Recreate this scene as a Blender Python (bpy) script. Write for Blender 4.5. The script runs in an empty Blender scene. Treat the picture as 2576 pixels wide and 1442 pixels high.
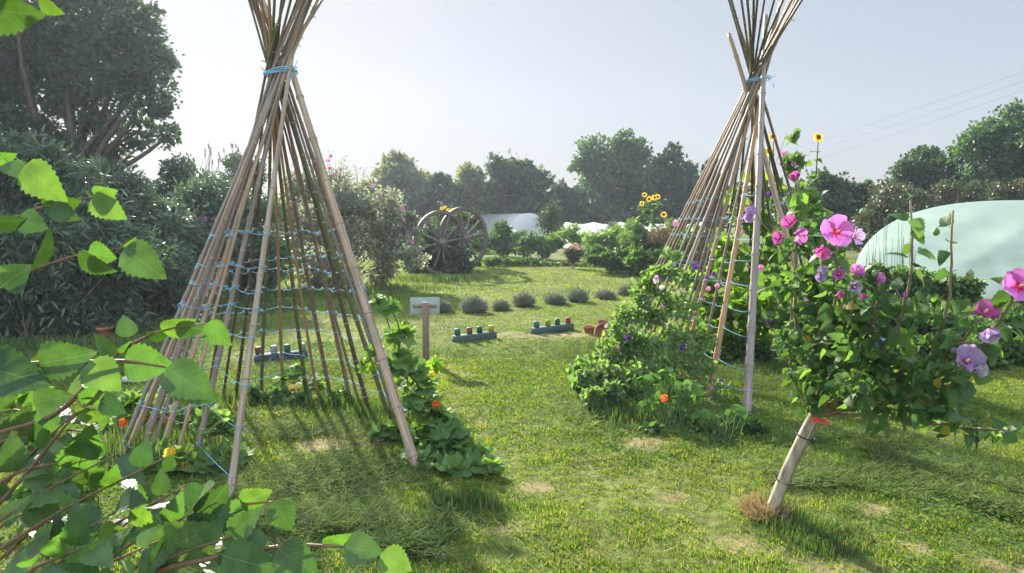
import bpy, math, random
import numpy as np
from mathutils import Vector
PI = math.pi
rng = np.random.default_rng(7)
random.seed(7)
S = bpy.context.scene
C = S.collection

# ------------------------------------------------------------------ camera frame (photo pixels at 2576 x 1442)
FPX, CX, CY = 1679.0, 1288.0, 721.0
CAMH = 1.6
PITCH = math.atan(171 / FPX)
CP, SP = math.cos(PITCH), math.sin(PITCH)

def ray(px, py):
    u = (px - CX) / FPX; v = (CY - py) / FPX
    return np.array([u, CP + v * SP, -SP + v * CP])

def P(px, py, d):
    r = ray(px, py)
    return np.array([0, 0, CAMH]) + r * (d / r[1])

def G(px, py, z=0.0):
    r = ray(px, py)
    return np.array([0, 0, CAMH]) + r * ((z - CAMH) / r[2])

def mpp(d):                     # metres per photo pixel at depth d
    return d / FPX

# ------------------------------------------------------------------ noise
def vnoise(x, y, seed=0):
    xi = np.floor(x).astype(np.int64); yi = np.floor(y).astype(np.int64)
    xf = x - xi; yf = y - yi
    def h(a, b):
        n = (a * 374761393 + b * 668265263 + seed * 982451653) & 0x7fffffff
        n = ((n ^ (n >> 13)) * 1274126177) & 0x7fffffff
        return ((n ^ (n >> 16)) & 0xffff) / 65535.0
    sx = xf * xf * (3 - 2 * xf); sy = yf * yf * (3 - 2 * yf)
    a = h(xi, yi) * (1 - sx) + h(xi + 1, yi) * sx
    b = h(xi, yi + 1) * (1 - sx) + h(xi + 1, yi + 1) * sx
    return a * (1 - sy) + b * sy

def ground_z(x, y):
    x = np.asarray(x, float); y = np.asarray(y, float)
    near = np.clip((40 - np.abs(y)) / 30, 0.15, 1)
    return ((vnoise(x * .7, y * .7, 1) - .5) * .035 + (vnoise(x * 3, y * 3, 2) - .5) * .022
            + (vnoise(x * 9, y * 9, 3) - .5) * .014) * near

# ------------------------------------------------------------------ mesh builder
class MB:
    def __init__(self):
        self.V = []; self.L = []; self.T = []; self.UV = []; self.M = []; self.n = 0
    def add(self, V, faces_idx, totals, uv=None, mat=0):
        V = np.asarray(V, np.float32)
        self.V.append(V); self.L.append(np.asarray(faces_idx, np.int64) + self.n)
        self.T.append(np.asarray(totals, np.int64))
        if uv is None: uv = np.zeros((len(V), 2), np.float32)
        self.UV.append(np.asarray(uv, np.float32))
        self.M.append(np.full(len(totals), mat, np.int32))
        self.n += len(V)
        return self
    def poly(self, V, faces, uv=None, mat=0):
        idx = [i for f in faces for i in f]
        return self.add(V, idx, [len(f) for f in faces], uv, mat)
    def box(self, c, s, rz=0.0, mat=0, bev=0.0, taper=1.0):
        c = np.asarray(c, float); x, y, z = [k / 2 for k in s]
        b = min(bev, x * .9, y * .9, z * .9) if bev > 0 else 0
        if b:
            V = []; 
            for zz, k in ((-z, b), (-z + b, 0), (z - b, 0), (z, b)):
                X, Y = x - k, y - k; q = b * .6
                V += [(-X + q, -Y, zz), (X - q, -Y, zz), (X, -Y + q, zz), (X, Y - q, zz), (X - q, Y, zz), (-X + q, Y, zz), (-X, Y - q, zz), (-X, -Y + q, zz)]
            F = [list(range(7, -1, -1)), list(range(24, 32))]
            for r in range(3):
                for i in range(8):
                    j = (i + 1) % 8
                    F.append([r * 8 + i, r * 8 + j, r * 8 + 8 + j, r * 8 + 8 + i])
        else:
            V = [(-x, -y, -z), (x, -y, -z), (x, y, -z), (-x, y, -z), (-x, -y, z), (x, -y, z), (x, y, z), (-x, y, z)]
            F = [[3, 2, 1, 0], [4, 5, 6, 7], [0, 1, 5, 4], [1, 2, 6, 5], [2, 3, 7, 6], [3, 0, 4, 7]]
        V = np.array(V)
        cz, sz = math.cos(rz), math.sin(rz)
        V = np.stack([V[:, 0] * cz - V[:, 1] * sz, V[:, 0] * sz + V[:, 1] * cz, V[:, 2]], 1) + c
        return self.poly(V, F, mat=mat)
    def tube(self, pts, rad, sides=6, cap=True, mat=0, uvl=True):
        pts = np.asarray(pts, float); n = len(pts)
        rad = np.full(n, rad, float) if np.isscalar(rad) else np.asarray(rad, float)
        tan = np.gradient(pts, axis=0); tan /= np.linalg.norm(tan, axis=1)[:, None] + 1e-9
        up = np.array([0, 0, 1.]) if abs(tan[0][2]) < .9 else np.array([1., 0, 0])
        a = np.cross(tan, up); bad = np.linalg.norm(a, axis=1) < 1e-3
        a[bad] = np.cross(tan[bad], np.array([0, 1., 0.13]))
        a /= np.linalg.norm(a, axis=1)[:, None]
        b = np.cross(tan, a)
        th = np.arange(sides) * 2 * PI / sides
        V = pts[:, None, :] + rad[:, None, None] * (np.cos(th)[None, :, None] * a[:, None, :] + np.sin(th)[None, :, None] * b[:, None, :])
        V = V.reshape(-1, 3)
        ln = np.concatenate([[0], np.cumsum(np.linalg.norm(np.diff(pts, axis=0), axis=1))])
        uv = np.stack([np.tile(np.arange(sides) / sides, n), np.repeat(ln, sides)], 1)
        F = []
        for i in range(n - 1):
            for j in range(sides):
                k = (j + 1) % sides
                F.append([i * sides + j, i * sides + k, i * sides + sides + k, i * sides + sides + j])
        if cap:
            F.append(list(range(sides - 1, -1, -1))); F.append([(n - 1) * sides + j for j in range(sides)])
        return self.poly(V, F, uv, mat)
    def lathe(self, prof, c=(0, 0, 0), seg=16, mat=0, squash=None):
        prof = np.asarray(prof, float); n = len(prof)
        th = np.arange(seg) * 2 * PI / seg
        V = np.stack([np.outer(prof[:, 0], np.cos(th)).ravel(), np.outer(prof[:, 0], np.sin(th)).ravel(), np.repeat(prof[:, 1], seg)], 1)
        if squash is not None: V = squash(V)
        V = V + np.asarray(c, float)
        F = []
        for i in range(n - 1):
            for j in range(seg):
                k = (j + 1) % seg
                F.append([i * seg + j, i * seg + k, i * seg + seg + k, i * seg + seg + j])
        return self.poly(V, F, mat=mat)
    def scatter(self, tpl, pos, dr, nr, sc, mat=0):
        """copies of a leaf template: y along dr, z along nr"""
        TV, TL, TT, TUV = tpl
        pos = np.asarray(pos, float); N = len(pos)
        if N == 0: return self
        y = dr / (np.linalg.norm(dr, axis=1)[:, None] + 1e-9)
        x = np.cross(y, nr); x /= np.linalg.norm(x, axis=1)[:, None] + 1e-9
        z = np.cross(x, y)
        sc = np.broadcast_to(np.asarray(sc, float), (N,)) if np.ndim(sc) < 2 else np.asarray(sc)
        if sc.ndim == 1: sc = np.repeat(sc[:, None], 3, 1)
        T = TV[None] * sc[:, None, :]
        V = pos[:, None, :] + T[:, :, 0:1] * x[:, None] + T[:, :, 1:2] * y[:, None] + T[:, :, 2:3] * z[:, None]
        k = len(TV)
        L = (TL[None, :] + (np.arange(N) * k)[:, None]).ravel()
        return self.add(V.reshape(-1, 3), L, np.tile(TT, N), np.tile(TUV, (N, 1)), mat)
    def build(self, name, mats, parent=None, smooth=True):
        me = bpy.data.meshes.new(name)
        V = np.concatenate(self.V).astype(np.float32); L = np.concatenate(self.L).astype(np.int32)
        T = np.concatenate(self.T).astype(np.int32); UV = np.concatenate(self.UV)
        org = np.array(ORG.get(parent.name, (0, 0, 0)), np.float32) if parent else None
        if parent is None:
            mn, mx = V.min(0), V.max(0)
            org = np.array([(mn[0] + mx[0]) / 2, (mn[1] + mx[1]) / 2, mn[2]], np.float32)
        V = V - org
        me.vertices.add(len(V)); me.vertices.foreach_set('co', V.ravel())
        me.loops.add(len(L)); me.loops.foreach_set('vertex_index', L)
        me.polygons.add(len(T))
        st = np.concatenate([[0], np.cumsum(T)[:-1]]).astype(np.int32)
        me.polygons.foreach_set('loop_start', st)
        me.polygons.foreach_set('loop_total', T)
        me.polygons.foreach_set('material_index', np.concatenate(self.M))
        me.polygons.foreach_set('use_smooth', np.full(len(T), smooth))
        uvl = me.uv_layers.new(name='UVMap')
        uvl.data.foreach_set('uv', UV[L].astype(np.float32).ravel())
        if not isinstance(mats, (list, tuple)): mats = [mats]
        for m in mats: me.materials.append(m)
        me.update(calc_edges=True); me.validate()
        o = bpy.data.objects.new(name, me); C.objects.link(o)
        if parent:
            o.parent = parent; ORG[o.name] = tuple(float(v) for v in org)
        else:
            o.location = org.tolist(); ORG[o.name] = tuple(float(v) for v in org)
        return o

ORG = {}
def tag(o, label=None, cat=None, group=None, kind=None):
    if label: o['label'] = label
    if cat: o['category'] = cat
    if group: o['group'] = group
    if kind: o['kind'] = kind
    return o
def thing(name, label, cat, loc, group=None):
    o = bpy.data.objects.new(name, None); C.objects.link(o)
    o.empty_display_size = .1
    o.location = [float(v) for v in loc]; ORG[o.name] = tuple(float(v) for v in loc)
    return tag(o, label, cat, group)
def copy_tree(o, parent=None):
    c = o.copy(); C.objects.link(c)
    if parent: c.parent = parent
    for ch in list(o.children): copy_tree(ch, c)
    return c

# ------------------------------------------------------------------ leaf templates
def pack(V, F, UV=None):
    V = np.array(V, float)
    L = np.array([i for f in F for i in f], np.int64); T = np.array([len(f) for f in F], np.int64)
    if UV is None: UV = V[:, :2].copy()
    return V, L, T, np.array(UV, float)
def leaf_t(prof, n, fold=.2, curl=.2, serr=0.0, ripple=0.0, petiole=0.0):
    V = []; UV = []; F = []
    for i in range(n + 1):
        t = i / n; w = max(prof(t), 0.0)
        if serr and 0 < i < n: w *= (1 + serr if i % 2 else 1 - serr)
        z = -curl * t * t
        rp = ripple * math.sin(i * 1.9)
        V += [(-w, t + (serr * .1 if i % 2 else 0), z + fold * w + rp), (0, t, z), (w, t + (serr * .1 if i % 2 else 0), z + fold * w - rp)]
        UV += [(-1 * min(1, w / .5) if w else 0, t), (0, t), (min(1, w / .5), t)]
    for i in range(n):
        a = i * 3
        F += [[a, a + 1, a + 4, a + 3], [a + 1, a + 2, a + 5, a + 4]]
    if petiole:
        k = len(V); V += [(-.012, -petiole, .02), (.012, -petiole, .02), (.008, 0.02, .003), (-.008, .02, .003)]
        UV += [(0, 0)] * 4; F.append([k, k + 1, k + 2, k + 3])
    return pack(V, F, UV)
def radial_t(rf, n=20, span=PI, cup=.2, ripple=.04, rings=(.5, 1), cut=True):
    V = [(0, 0, 0)]; UV = [(0.3, 0)]; F = []
    th = np.linspace(-span, span, n + 1) if cut else np.linspace(-PI, PI, n, endpoint=False)
    m = len(th)
    for q in rings:
        for i, a in enumerate(th):
            r = rf(a) * q if q == 1 else (rf(a) * .35 + .65 * .5) * q * 1.0
            V.append((r * math.sin(a), r * math.cos(a), cup * r * r + ripple * math.sin(a * 5) * q * q))
            ph = a * .95 * 5 / (2 * PI); UV.append((abs(ph - round(ph)) * .9, q))
    for i in range(m - 1 if cut else m):
        j = (i + 1) % m
        F.append([0, 1 + i, 1 + j])
        for k in range(len(rings) - 1):
            F.append([1 + k * m + i, 1 + k * m + m + i, 1 + k * m + m + j, 1 + k * m + j])
    return pack(V, F, UV)
birch_p = lambda t: .40 * (math.sin(PI * min(1, t ** .62)) ** .85 if 0 < t < 1 else 0) * (1 - .12 * t)
T_BIRCH = leaf_t(birch_p, 18, .16, .16, .075, .006, .22)
T_BIRCH2 = leaf_t(birch_p, 14, .34, .34, .08, .012, .22)
T_OV = leaf_t(lambda t: .33 * math.sin(PI * t ** .75) if t < 1 else 0, 4, .25, .25)
T_HIB = leaf_t(lambda t: .37 * (math.sin(PI * t ** .58) ** .9 if 0 < t < 1 else 0) * (1 + .12 * math.cos(7 * t)), 13, .28, .4, .08, .012, .25)
T_LANCE = leaf_t(lambda t: .11 * math.sin(PI * t ** .8) if t < 1 else 0, 4, .3, .35)
T_DIA = leaf_t(lambda t: .36 if .3 < t < .8 else 0, 2, .3, .2)
T_HEART = leaf_t(lambda t: .46 * math.sin(PI * min(1, (t + .10) ** .6)) * (1 - t) ** .12 if t < 1 else 0, 6, .2, .3)
def sq_r(a):
    return .5 * (1 + .20 * math.cos(5 * a * .95)) * (1 - .10 * math.cos(a)) * (1 + .05 * math.sin(17 * a)) * (.72 if abs(a) > 2.75 else 1)
T_SQ = radial_t(sq_r, 40, 2.95, .22, .05)
T_SQ2 = radial_t(sq_r, 30, 2.95, -.5, .08)
T_NAS = radial_t(lambda a: .5 * (1 + .03 * math.cos(9 * a)), 16, PI, .16, .02, cut=False)
T_PET = leaf_t(lambda t: .50 * math.sin(PI * min(1, t ** 1.15 * .86)) + .03, 10, -.15, -.3, .03, .07)
T_PETR = leaf_t(lambda t: .18 * math.sin(PI * t ** .8) if t < 1 else 0, 4, .3, .2)
T_BL1 = pack([(-.5, 0, 0), (.5, 0, 0), (.05, 1, .0)], [[0, 1, 2]], [(0, 0), (0, 0), (0, 1)])
T_BL2 = pack([(-.5, 0, 0), (.5, 0, 0), (.42, .55, .10), (-.42, .55, .10), (0, 1, .42)], [[0, 1, 2, 3], [3, 2, 4]], [(0, 0), (0, 0), (0, .5), (0, .5), (0, 1)])
T_BL4 = pack([(-.5, 0, 0), (.5, 0, 0), (.5, .35, .05), (-.5, .35, .05), (.42, .65, .2), (-.42, .65, .2), (.25, .88, .45), (-.25, .88, .45), (0, 1, .75)],
             [[0, 1, 2, 3], [3, 2, 4, 5], [5, 4, 6, 7], [7, 6, 8]], [(0, 0), (0, 0), (0, .3), (0, .3), (0, .6), (0, .6), (0, .9), (0, .9), (0, 1)])

# ------------------------------------------------------------------ materials
def nt(name):
    m = bpy.data.materials.new(name); m.use_nodes = True
    t = m.node_tree; t.nodes.clear()
    return m, t, t.nodes, t.links
def srgb(h):
    h = h.lstrip('#'); v = [int(h[i:i + 2], 16) / 255 for i in (0, 2, 4)]
    return tuple((c / 12.92 if c <= .04045 else ((c + .055) / 1.055) ** 2.4) for c in v) + (1,)
def ramp(N, stops, interp='LINEAR'):
    r = N.new('ShaderNodeValToRGB'); r.color_ramp.interpolation = interp
    e = r.color_ramp.elements
    while len(e) < len(stops): e.new(.5)
    for k, (p, c) in zip(e, stops): k.position = p; k.color = c if len(c) == 4 else (*c, 1)
    return r
def leafmat(name, cols, trans=.42, ttint=(1.25, 1.35, .55), rough=.45, spec=.35, veins=0.0, patch=0.0, under=None, tvar=0.0):
    m, t, N, K = nt(name)
    geo = N.new('ShaderNodeNewGeometry')
    n = len(cols)
    r = ramp(N, [(i / max(1, n - 1), c) for i, c in enumerate(cols)])
    K.new(geo.outputs['Random Per Island'], r.inputs['Fac'])
    col = r.outputs['Color']
    if patch:
        tc = N.new('ShaderNodeTexCoord'); nz = N.new('ShaderNodeTexNoise'); nz.inputs['Scale'].default_value = patch; nz.inputs['Detail'].default_value = 2
        K.new(tc.outputs['Object'], nz.inputs['Vector'])
        hs = N.new('ShaderNodeHueSaturation')
        mr = N.new('ShaderNodeMapRange'); mr.inputs[1].default_value = .3; mr.inputs[2].default_value = .7; mr.inputs[3].default_value = .72; mr.inputs[4].default_value = 1.3
        K.new(nz.outputs['Fac'], mr.inputs[0]); K.new(mr.outputs[0], hs.inputs['Value']); K.new(col, hs.inputs['Color'])
        col = hs.outputs['Color']
    bump = None
    if veins:
        uv = N.new('ShaderNodeUVMap'); sx = N.new('ShaderNodeSeparateXYZ'); K.new(uv.outputs[0], sx.inputs[0])
        ab = N.new('ShaderNodeMath'); ab.operation = 'ABSOLUTE'; K.new(sx.outputs[0], ab.inputs[0])
        a2 = N.new('ShaderNodeMath'); a2.operation = 'MULTIPLY_ADD'; a2.inputs[1].default_value = -.38
        K.new(ab.outputs[0], a2.inputs[0]); K.new(sx.outputs[1], a2.inputs[2])
        m1 = N.new('ShaderNodeMath'); m1.operation = 'MULTIPLY'; m1.inputs[1].default_value = 8.0; K.new(a2.outputs[0], m1.inputs[0])
        fr = N.new('ShaderNodeMath'); fr.operation = 'PINGPONG'; fr.inputs[1].default_value = .5; K.new(m1.outputs[0], fr.inputs[0])
        lt = N.new('ShaderNodeMapRange'); lt.inputs[1].default_value = .0; lt.inputs[2].default_value = .09; lt.inputs[3].default_value = 1; lt.inputs[4].default_value = 0
        K.new(fr.outputs[0], lt.inputs[0])
        mid = N.new('ShaderNodeMapRange'); mid.inputs[1].default_value = .0; mid.inputs[2].default_value = .05; mid.inputs[3].default_value = 1; mid.inputs[4].default_value = 0
        K.new(ab.outputs[0], mid.inputs[0])
        mx = N.new('ShaderNodeMath'); mx.operation = 'MAXIMUM'; K.new(lt.outputs[0], mx.inputs[0]); K.new(mid.outputs[0], mx.inputs[1])
        ml = N.new('ShaderNodeMath'); ml.operation = 'MULTIPLY'; ml.inputs[1].default_value = veins; K.new(mx.outputs[0], ml.inputs[0])
        mc = N.new('ShaderNodeMixRGB'); mc.inputs[2].default_value = (.22, .27, .10, 1)
        K.new(ml.outputs[0], mc.inputs[0]); K.new(col, mc.inputs[1]); col = mc.outputs[0]
        bump = N.new('ShaderNodeBump'); bump.inputs['Strength'].default_value = .35; bump.inputs['Distance'].default_value = .002; bump.invert = True
        K.new(mx.outputs[0], bump.inputs['Height'])
    front = col
    if under:
        mu = N.new('ShaderNodeMixRGB'); mu.inputs[2].default_value = under
        K.new(geo.outputs['Backfacing'], mu.inputs[0]); K.new(col, mu.inputs[1]); front = mu.outputs[0]
    p = N.new('ShaderNodeBsdfPrincipled'); p.inputs['Roughness'].default_value = rough; p.inputs['Specular IOR Level'].default_value = spec
    K.new(front, p.inputs['Base Color'])
    tr = N.new('ShaderNodeBsdfTranslucent')
    mm = N.new('ShaderNodeMixRGB'); mm.blend_type = 'MULTIPLY'; mm.inputs[0].default_value = 1; mm.inputs[2].default_value = (*[c * 1.3 for c in ttint], 1)
    K.new(col, mm.inputs[1]); K.new(mm.outputs[0], tr.inputs['Color'])
    if bump: K.new(bump.outputs[0], p.inputs['Normal'])
    mix = N.new('ShaderNodeMixShader'); mix.inputs[0].default_value = trans
    if tvar:                                # thick old leaves let less light through than thin young ones
        f1 = N.new('ShaderNodeMath'); f1.operation = 'MULTIPLY'; f1.inputs[1].default_value = 7.31; K.new(geo.outputs['Random Per Island'], f1.inputs[0])
        f2 = N.new('ShaderNodeMath'); f2.operation = 'FRACT'; K.new(f1.outputs[0], f2.inputs[0])
        f3 = N.new('ShaderNodeMapRange'); f3.inputs[3].default_value = trans * (1 - tvar); f3.inputs[4].default_value = trans * (1 + tvar * .8); K.new(f2.outputs[0], f3.inputs[0]); K.new(f3.outputs[0], mix.inputs[0])
    K.new(p.outputs[0], mix.inputs[1]); K.new(tr.outputs[0], mix.inputs[2])
    o = N.new('ShaderNodeOutputMaterial'); K.new(mix.outputs[0], o.inputs[0])
    return m
def solid(name, c1, c2=None, scale=20, rough=.7, spec=.3, bump=.0, stretch=None, metal=0, rnd=None, detail=5, trans=0.0, uvmap=False):
    m, t, N, K = nt(name)
    p = N.new('ShaderNodeBsdfPrincipled'); p.inputs['Roughness'].default_value = rough; p.inputs['Specular IOR Level'].default_value = spec; p.inputs['Metallic'].default_value = metal
    tc = N.new('ShaderNodeTexCoord'); mp = N.new('ShaderNodeMapping')
    if stretch: mp.inputs['Scale'].default_value = stretch
    K.new(tc.outputs['UV' if uvmap else 'Object'], mp.inputs[0])
    nz = N.new('ShaderNodeTexNoise'); nz.inputs['Scale'].default_value = scale; nz.inputs['Detail'].default_value = detail; nz.inputs['Roughness'].default_value = .65
    K.new(mp.outputs[0], nz.inputs['Vector'])
    r = ramp(N, [(.32, c1), (.68, c2 or c1)]); K.new(nz.outputs['Fac'], r.inputs[0])
    col = r.outputs[0]
    if rnd:
        oi = N.new('ShaderNodeObjectInfo'); rr = ramp(N, [(i / (len(rnd) - 1), c) for i, c in enumerate(rnd)])
        K.new(oi.outputs['Random'], rr.inputs[0])
        mx = N.new('ShaderNodeMixRGB'); mx.blend_type = 'MULTIPLY'; mx.inputs[0].default_value = 1
        K.new(col, mx.inputs[1]); K.new(rr.outputs[0], mx.inputs[2]); col = mx.outputs[0]
    K.new(col, p.inputs['Base Color'])
    if bump:
        b = N.new('ShaderNodeBump'); b.inputs['Strength'].default_value = bump; b.inputs['Distance'].default_value = .01
        K.new(nz.outputs['Fac'], b.inputs['Height']); K.new(b.outputs[0], p.inputs['Normal'])
    o = N.new('ShaderNodeOutputMaterial'); sh = p.outputs[0]
    if trans:
        tr = N.new('ShaderNodeBsdfTranslucent'); K.new(col, tr.inputs[0])
        mix = N.new('ShaderNodeMixShader'); mix.inputs[0].default_value = trans
        K.new(sh, mix.inputs[1]); K.new(tr.outputs[0], mix.inputs[2]); sh = mix.outputs[0]
    K.new(sh, o.inputs[0])
    return m
def petalmat(name, base, tip, centre, trans=.35, c0=.16, c1=.3):
    m, t, N, K = nt(name)
    uv = N.new('ShaderNodeUVMap'); sx = N.new('ShaderNodeSeparateXYZ'); K.new(uv.outputs[0], sx.inputs[0])
    r = ramp(N, [(c0, centre), (c1, base), (1, tip)]); K.new(sx.outputs[1], r.inputs[0])
    geo = N.new('ShaderNodeNewGeometry')
    hs = N.new('ShaderNodeHueSaturation'); mr = N.new('ShaderNodeMapRange'); mr.inputs[3].default_value = .8; mr.inputs[4].default_value = 1.15
    K.new(geo.outputs['Random Per Island'], mr.inputs[0]); K.new(mr.outputs[0], hs.inputs['Value']); K.new(r.outputs[0], hs.inputs['Color'])
    wv = N.new('ShaderNodeTexWave'); wv.inputs['Scale'].default_value = 9; wv.inputs['Distortion'].default_value = 1.5; K.new(uv.outputs[0], wv.inputs[0])
    b = N.new('ShaderNodeBump'); b.inputs['Strength'].default_value = .25; b.inputs['Distance'].default_value = .002; K.new(wv.outputs[1], b.inputs['Height'])
    p = N.new('ShaderNodeBsdfPrincipled'); p.inputs['Roughness'].default_value = .6; p.inputs['Specular IOR Level'].default_value = .2
    K.new(hs.outputs[0], p.inputs[0]); K.new(b.outputs[0], p.inputs['Normal'])
    tr = N.new('ShaderNodeBsdfTranslucent'); K.new(hs.outputs[0], tr.inputs[0])
    mix = N.new('ShaderNodeMixShader'); mix.inputs[0].default_value = trans
    K.new(p.outputs[0], mix.inputs[1]); K.new(tr.outputs[0], mix.inputs[2])
    o = N.new('ShaderNodeOutputMaterial'); K.new(mix.outputs[0], o.inputs[0])
    return m

M = {}
T_BIRCH3 = leaf_t(birch_p, 16, .05, .5, .07, .02, .22)
M['birch'] = leafmat('birch_leaf', [(.024, .060, .024), (.035, .085, .026), (.05, .105, .03), (.075, .14, .035), (.10, .165, .04)], .31, (1.2, 1.4, .4), .5, .42, tvar=.75, veins=.14, patch=40, under=(.10, .135, .085, 1))
M['hib'] = leafmat('hibiscus_leaf', [(.04, .085, .032), (.06, .125, .04), (.085, .16, .048), (.11, .19, .05)], .42, rough=.55, spec=.3, veins=.15, tvar=.5)
M['squash'] = leafmat('squash_leaf', [(.07, .145, .045), (.105, .195, .06), (.16, .25, .065)], .45, rough=.65, spec=.25, veins=.35, tvar=.4)
M['nast'] = leafmat('nasturtium_leaf', [(.06, .13, .035), (.09, .19, .045), (.13, .23, .05)], .45, rough=.7, spec=.15, veins=.25)
M['pea'] = leafmat('sweet_pea_leaf', [(.09, .16, .055), (.13, .21, .08), (.18, .25, .11)], .48, rough=.65, spec=.2)
M['bean'] = leafmat('bean_leaf', [(.07, .15, .025), (.11, .20, .03), (.17, .26, .035)], .48, (1.4, 1.5, .35), .5)
M['sunleaf'] = leafmat('sunflower_leaf', [(.07, .13, .045), (.10, .17, .06), (.14, .21, .085)], .42, rough=.55)
M['buddleia'] = leafmat('buddleia_leaf', [(.042, .078, .042), (.066, .11, .06), (.11, .155, .095)], .36, (1.1, 1.2, .8), rough=.4, spec=.6, patch=.7)
M['mallow'] = leafmat('mallow_leaf', [(.16, .19, .135), (.22, .245, .18), (.30, .315, .245)], .56, (1.0, 1.05, .85), rough=.65, spec=.2, patch=.8)
M['oak'] = leafmat('oak_leaf', [(.03, .058, .034), (.045, .08, .042), (.06, .10, .05)], .28, rough=.5, patch=.25)
M['far_dark'] = leafmat('dark_tree_leaf', [(.026, .052, .034), (.042, .08, .044), (.07, .115, .055)], .3, rough=.6, patch=.2)
M['far_pale'] = leafmat('pale_tree_leaf', [(.10, .13, .06), (.14, .165, .085), (.18, .20, .12)], .36, rough=.6, patch=.2)
M['far_mid'] = leafmat('mid_tree_leaf', [(.04, .085, .04), (.06, .12, .05), (.09, .155, .06)], .32, rough=.6, patch=.2)
M['bed'] = leafmat('bed_leaf', [(.04, .09, .025), (.07, .14, .035), (.11, .18, .045)], .42, rough=.55, patch=.6)
M['bed_dark'] = leafmat('dark_bed_leaf', [(.04, .085, .03), (.06, .12, .038), (.09, .155, .048)], .38, rough=.5, patch=.6)
M['red_leaf'] = leafmat('reddish_leaf', [(.03, .065, .028), (.04, .08, .032), (.045, .09, .038), (.05, .09, .04), (.07, .06, .035), (.12, .045, .04)], .3, (1.3, 1.1, .8))
M['lav'] = leafmat('lavender_leaf', [(.13, .165, .115), (.19, .225, .16), (.26, .28, .21)], .2, (1.1, 1.1, .9), .8, .1)
M['cone'] = leafmat('topiary_leaf', [(.03, .055, .02), (.05, .08, .025), (.09, .10, .035)], .25)
M['longgrass'] = leafmat('long_grass', [(.035, .085, .02), (.05, .11, .025), (.08, .13, .035), (.16, .15, .07)], .35, (1.3, 1.4, .45), .5)
M['bark'] = solid('bark', (.06, .045, .035), (.13, .10, .08), 18, .9, .1, .5, (1, 1, .3))
M['twig'] = solid('birch_twig', (.10, .055, .035), (.19, .11, .07), 60, .6, .3)
M['stem'] = solid('green_stem', (.05, .10, .025), (.09, .14, .04), 20, .8, .15, trans=.1)
M['brownstem'] = solid('woody_stem', (.16, .13, .08), (.28, .23, .15), 30, .8, .2)
M['deadstalk'] = solid('dead_stalk', (.10, .08, .06), (.18, .15, .10), 20, .9, .1)
def bamboomat(name, c0, c1, c2, stain):
    m, t, N, K = nt(name)
    uv = N.new('ShaderNodeUVMap'); mp = N.new('ShaderNodeMapping'); mp.inputs['Scale'].default_value = (14, 1.2, 1); K.new(uv.outputs[0], mp.inputs[0])
    oi = N.new('ShaderNodeObjectInfo')
    K.new(oi.outputs['Random'], mp.inputs['Location'])
    nz = N.new('ShaderNodeTexNoise'); nz.inputs['Scale'].default_value = 2.2; nz.inputs['Detail'].default_value = 6; K.new(mp.outputs[0], nz.inputs['Vector'])
    r = ramp(N, [(.3, c0), (.5, c1), (.72, c2)]); K.new(nz.outputs['Fac'], r.inputs[0])
    tint = ramp(N, [(0, (1.12, 1.05, 1.0)), (.35, (.80, .76, .74)), (.65, (1.05, .95, .86)), (1, (.9, .92, .95))])
    K.new(oi.outputs['Random'], tint.inputs[0])
    mx = N.new('ShaderNodeMixRGB'); mx.blend_type = 'MULTIPLY'; mx.inputs[0].default_value = 1; K.new(r.outputs[0], mx.inputs[1]); K.new(tint.outputs[0], mx.inputs[2])
    # algae / weather stains with their own blotchy shape
    tc = N.new('ShaderNodeTexCoord'); n2 = N.new('ShaderNodeTexNoise'); n2.inputs['Scale'].default_value = 3.2; n2.inputs['Detail'].default_value = 6; K.new(tc.outputs['Object'], n2.inputs['Vector'])
    mr = N.new('ShaderNodeMapRange'); mr.inputs[1].default_value = .48; mr.inputs[2].default_value = .66; mr.inputs[4].default_value = stain; K.new(n2.outputs['Fac'], mr.inputs[0])
    m2 = N.new('ShaderNodeMixRGB'); m2.inputs[2].default_value = (.085, .10, .05, 1); K.new(mr.outputs[0], m2.inputs[0]); K.new(mx.outputs[0], m2.inputs[1])
    p = N.new('ShaderNodeBsdfPrincipled'); p.inputs['Roughness'].default_value = .5; p.inputs['Specular IOR Level'].default_value = .35
    K.new(m2.outputs[0], p.inputs[0])
    b = N.new('ShaderNodeBump'); b.inputs['Strength'].default_value = .3; b.inputs['Distance'].default_value = .003; K.new(nz.outputs['Fac'], b.inputs['Height']); K.new(b.outputs[0], p.inputs['Normal'])
    o = N.new('ShaderNodeOutputMaterial'); K.new(p.outputs[0], o.inputs[0])
    return m
M['bamboo_t'] = bamboomat('tan_bamboo', (.17, .125, .085), (.335, .25, .175), (.53, .42, .30), .45)
M['bamboo_g'] = bamboomat('grey_bamboo', (.13, .105, .09), (.24, .198, .168), (.39, .33, .28), .4)
M['bamboo_o'] = bamboomat('orange_bamboo', (.20, .11, .055), (.36, .22, .11), (.50, .35, .20), .3)
M['bamboo_n'] = bamboomat('green_bamboo', (.05, .065, .025), (.095, .115, .045), (.17, .18, .08), .5)
M['bamboo_d'] = bamboomat('dark_bamboo', (.035, .027, .022), (.085, .062, .05), (.17, .125, .10), .3)
M['bamboo_b'] = bamboomat('brown_bamboo', (.085, .055, .042), (.17, .115, .085), (.29, .21, .155), .4)
M['squash_pale'] = leafmat('pale_squash_leaf', [(.08, .15, .045), (.12, .21, .06), (.19, .27, .07)], .48, rough=.65, spec=.25, veins=.35, tvar=.4)
M['node'] = solid('bamboo_node', (.12, .085, .06), (.40, .32, .25), 60, .6, .3)
M['twine'] = solid('blue_twine', (.14, .36, .55), (.30, .54, .70), 200, .7, .2)
M['wood'] = solid('post_wood', (.14, .10, .07), (.26, .20, .14), 14, .85, .15, .4, (6, 6, .5))
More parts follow.
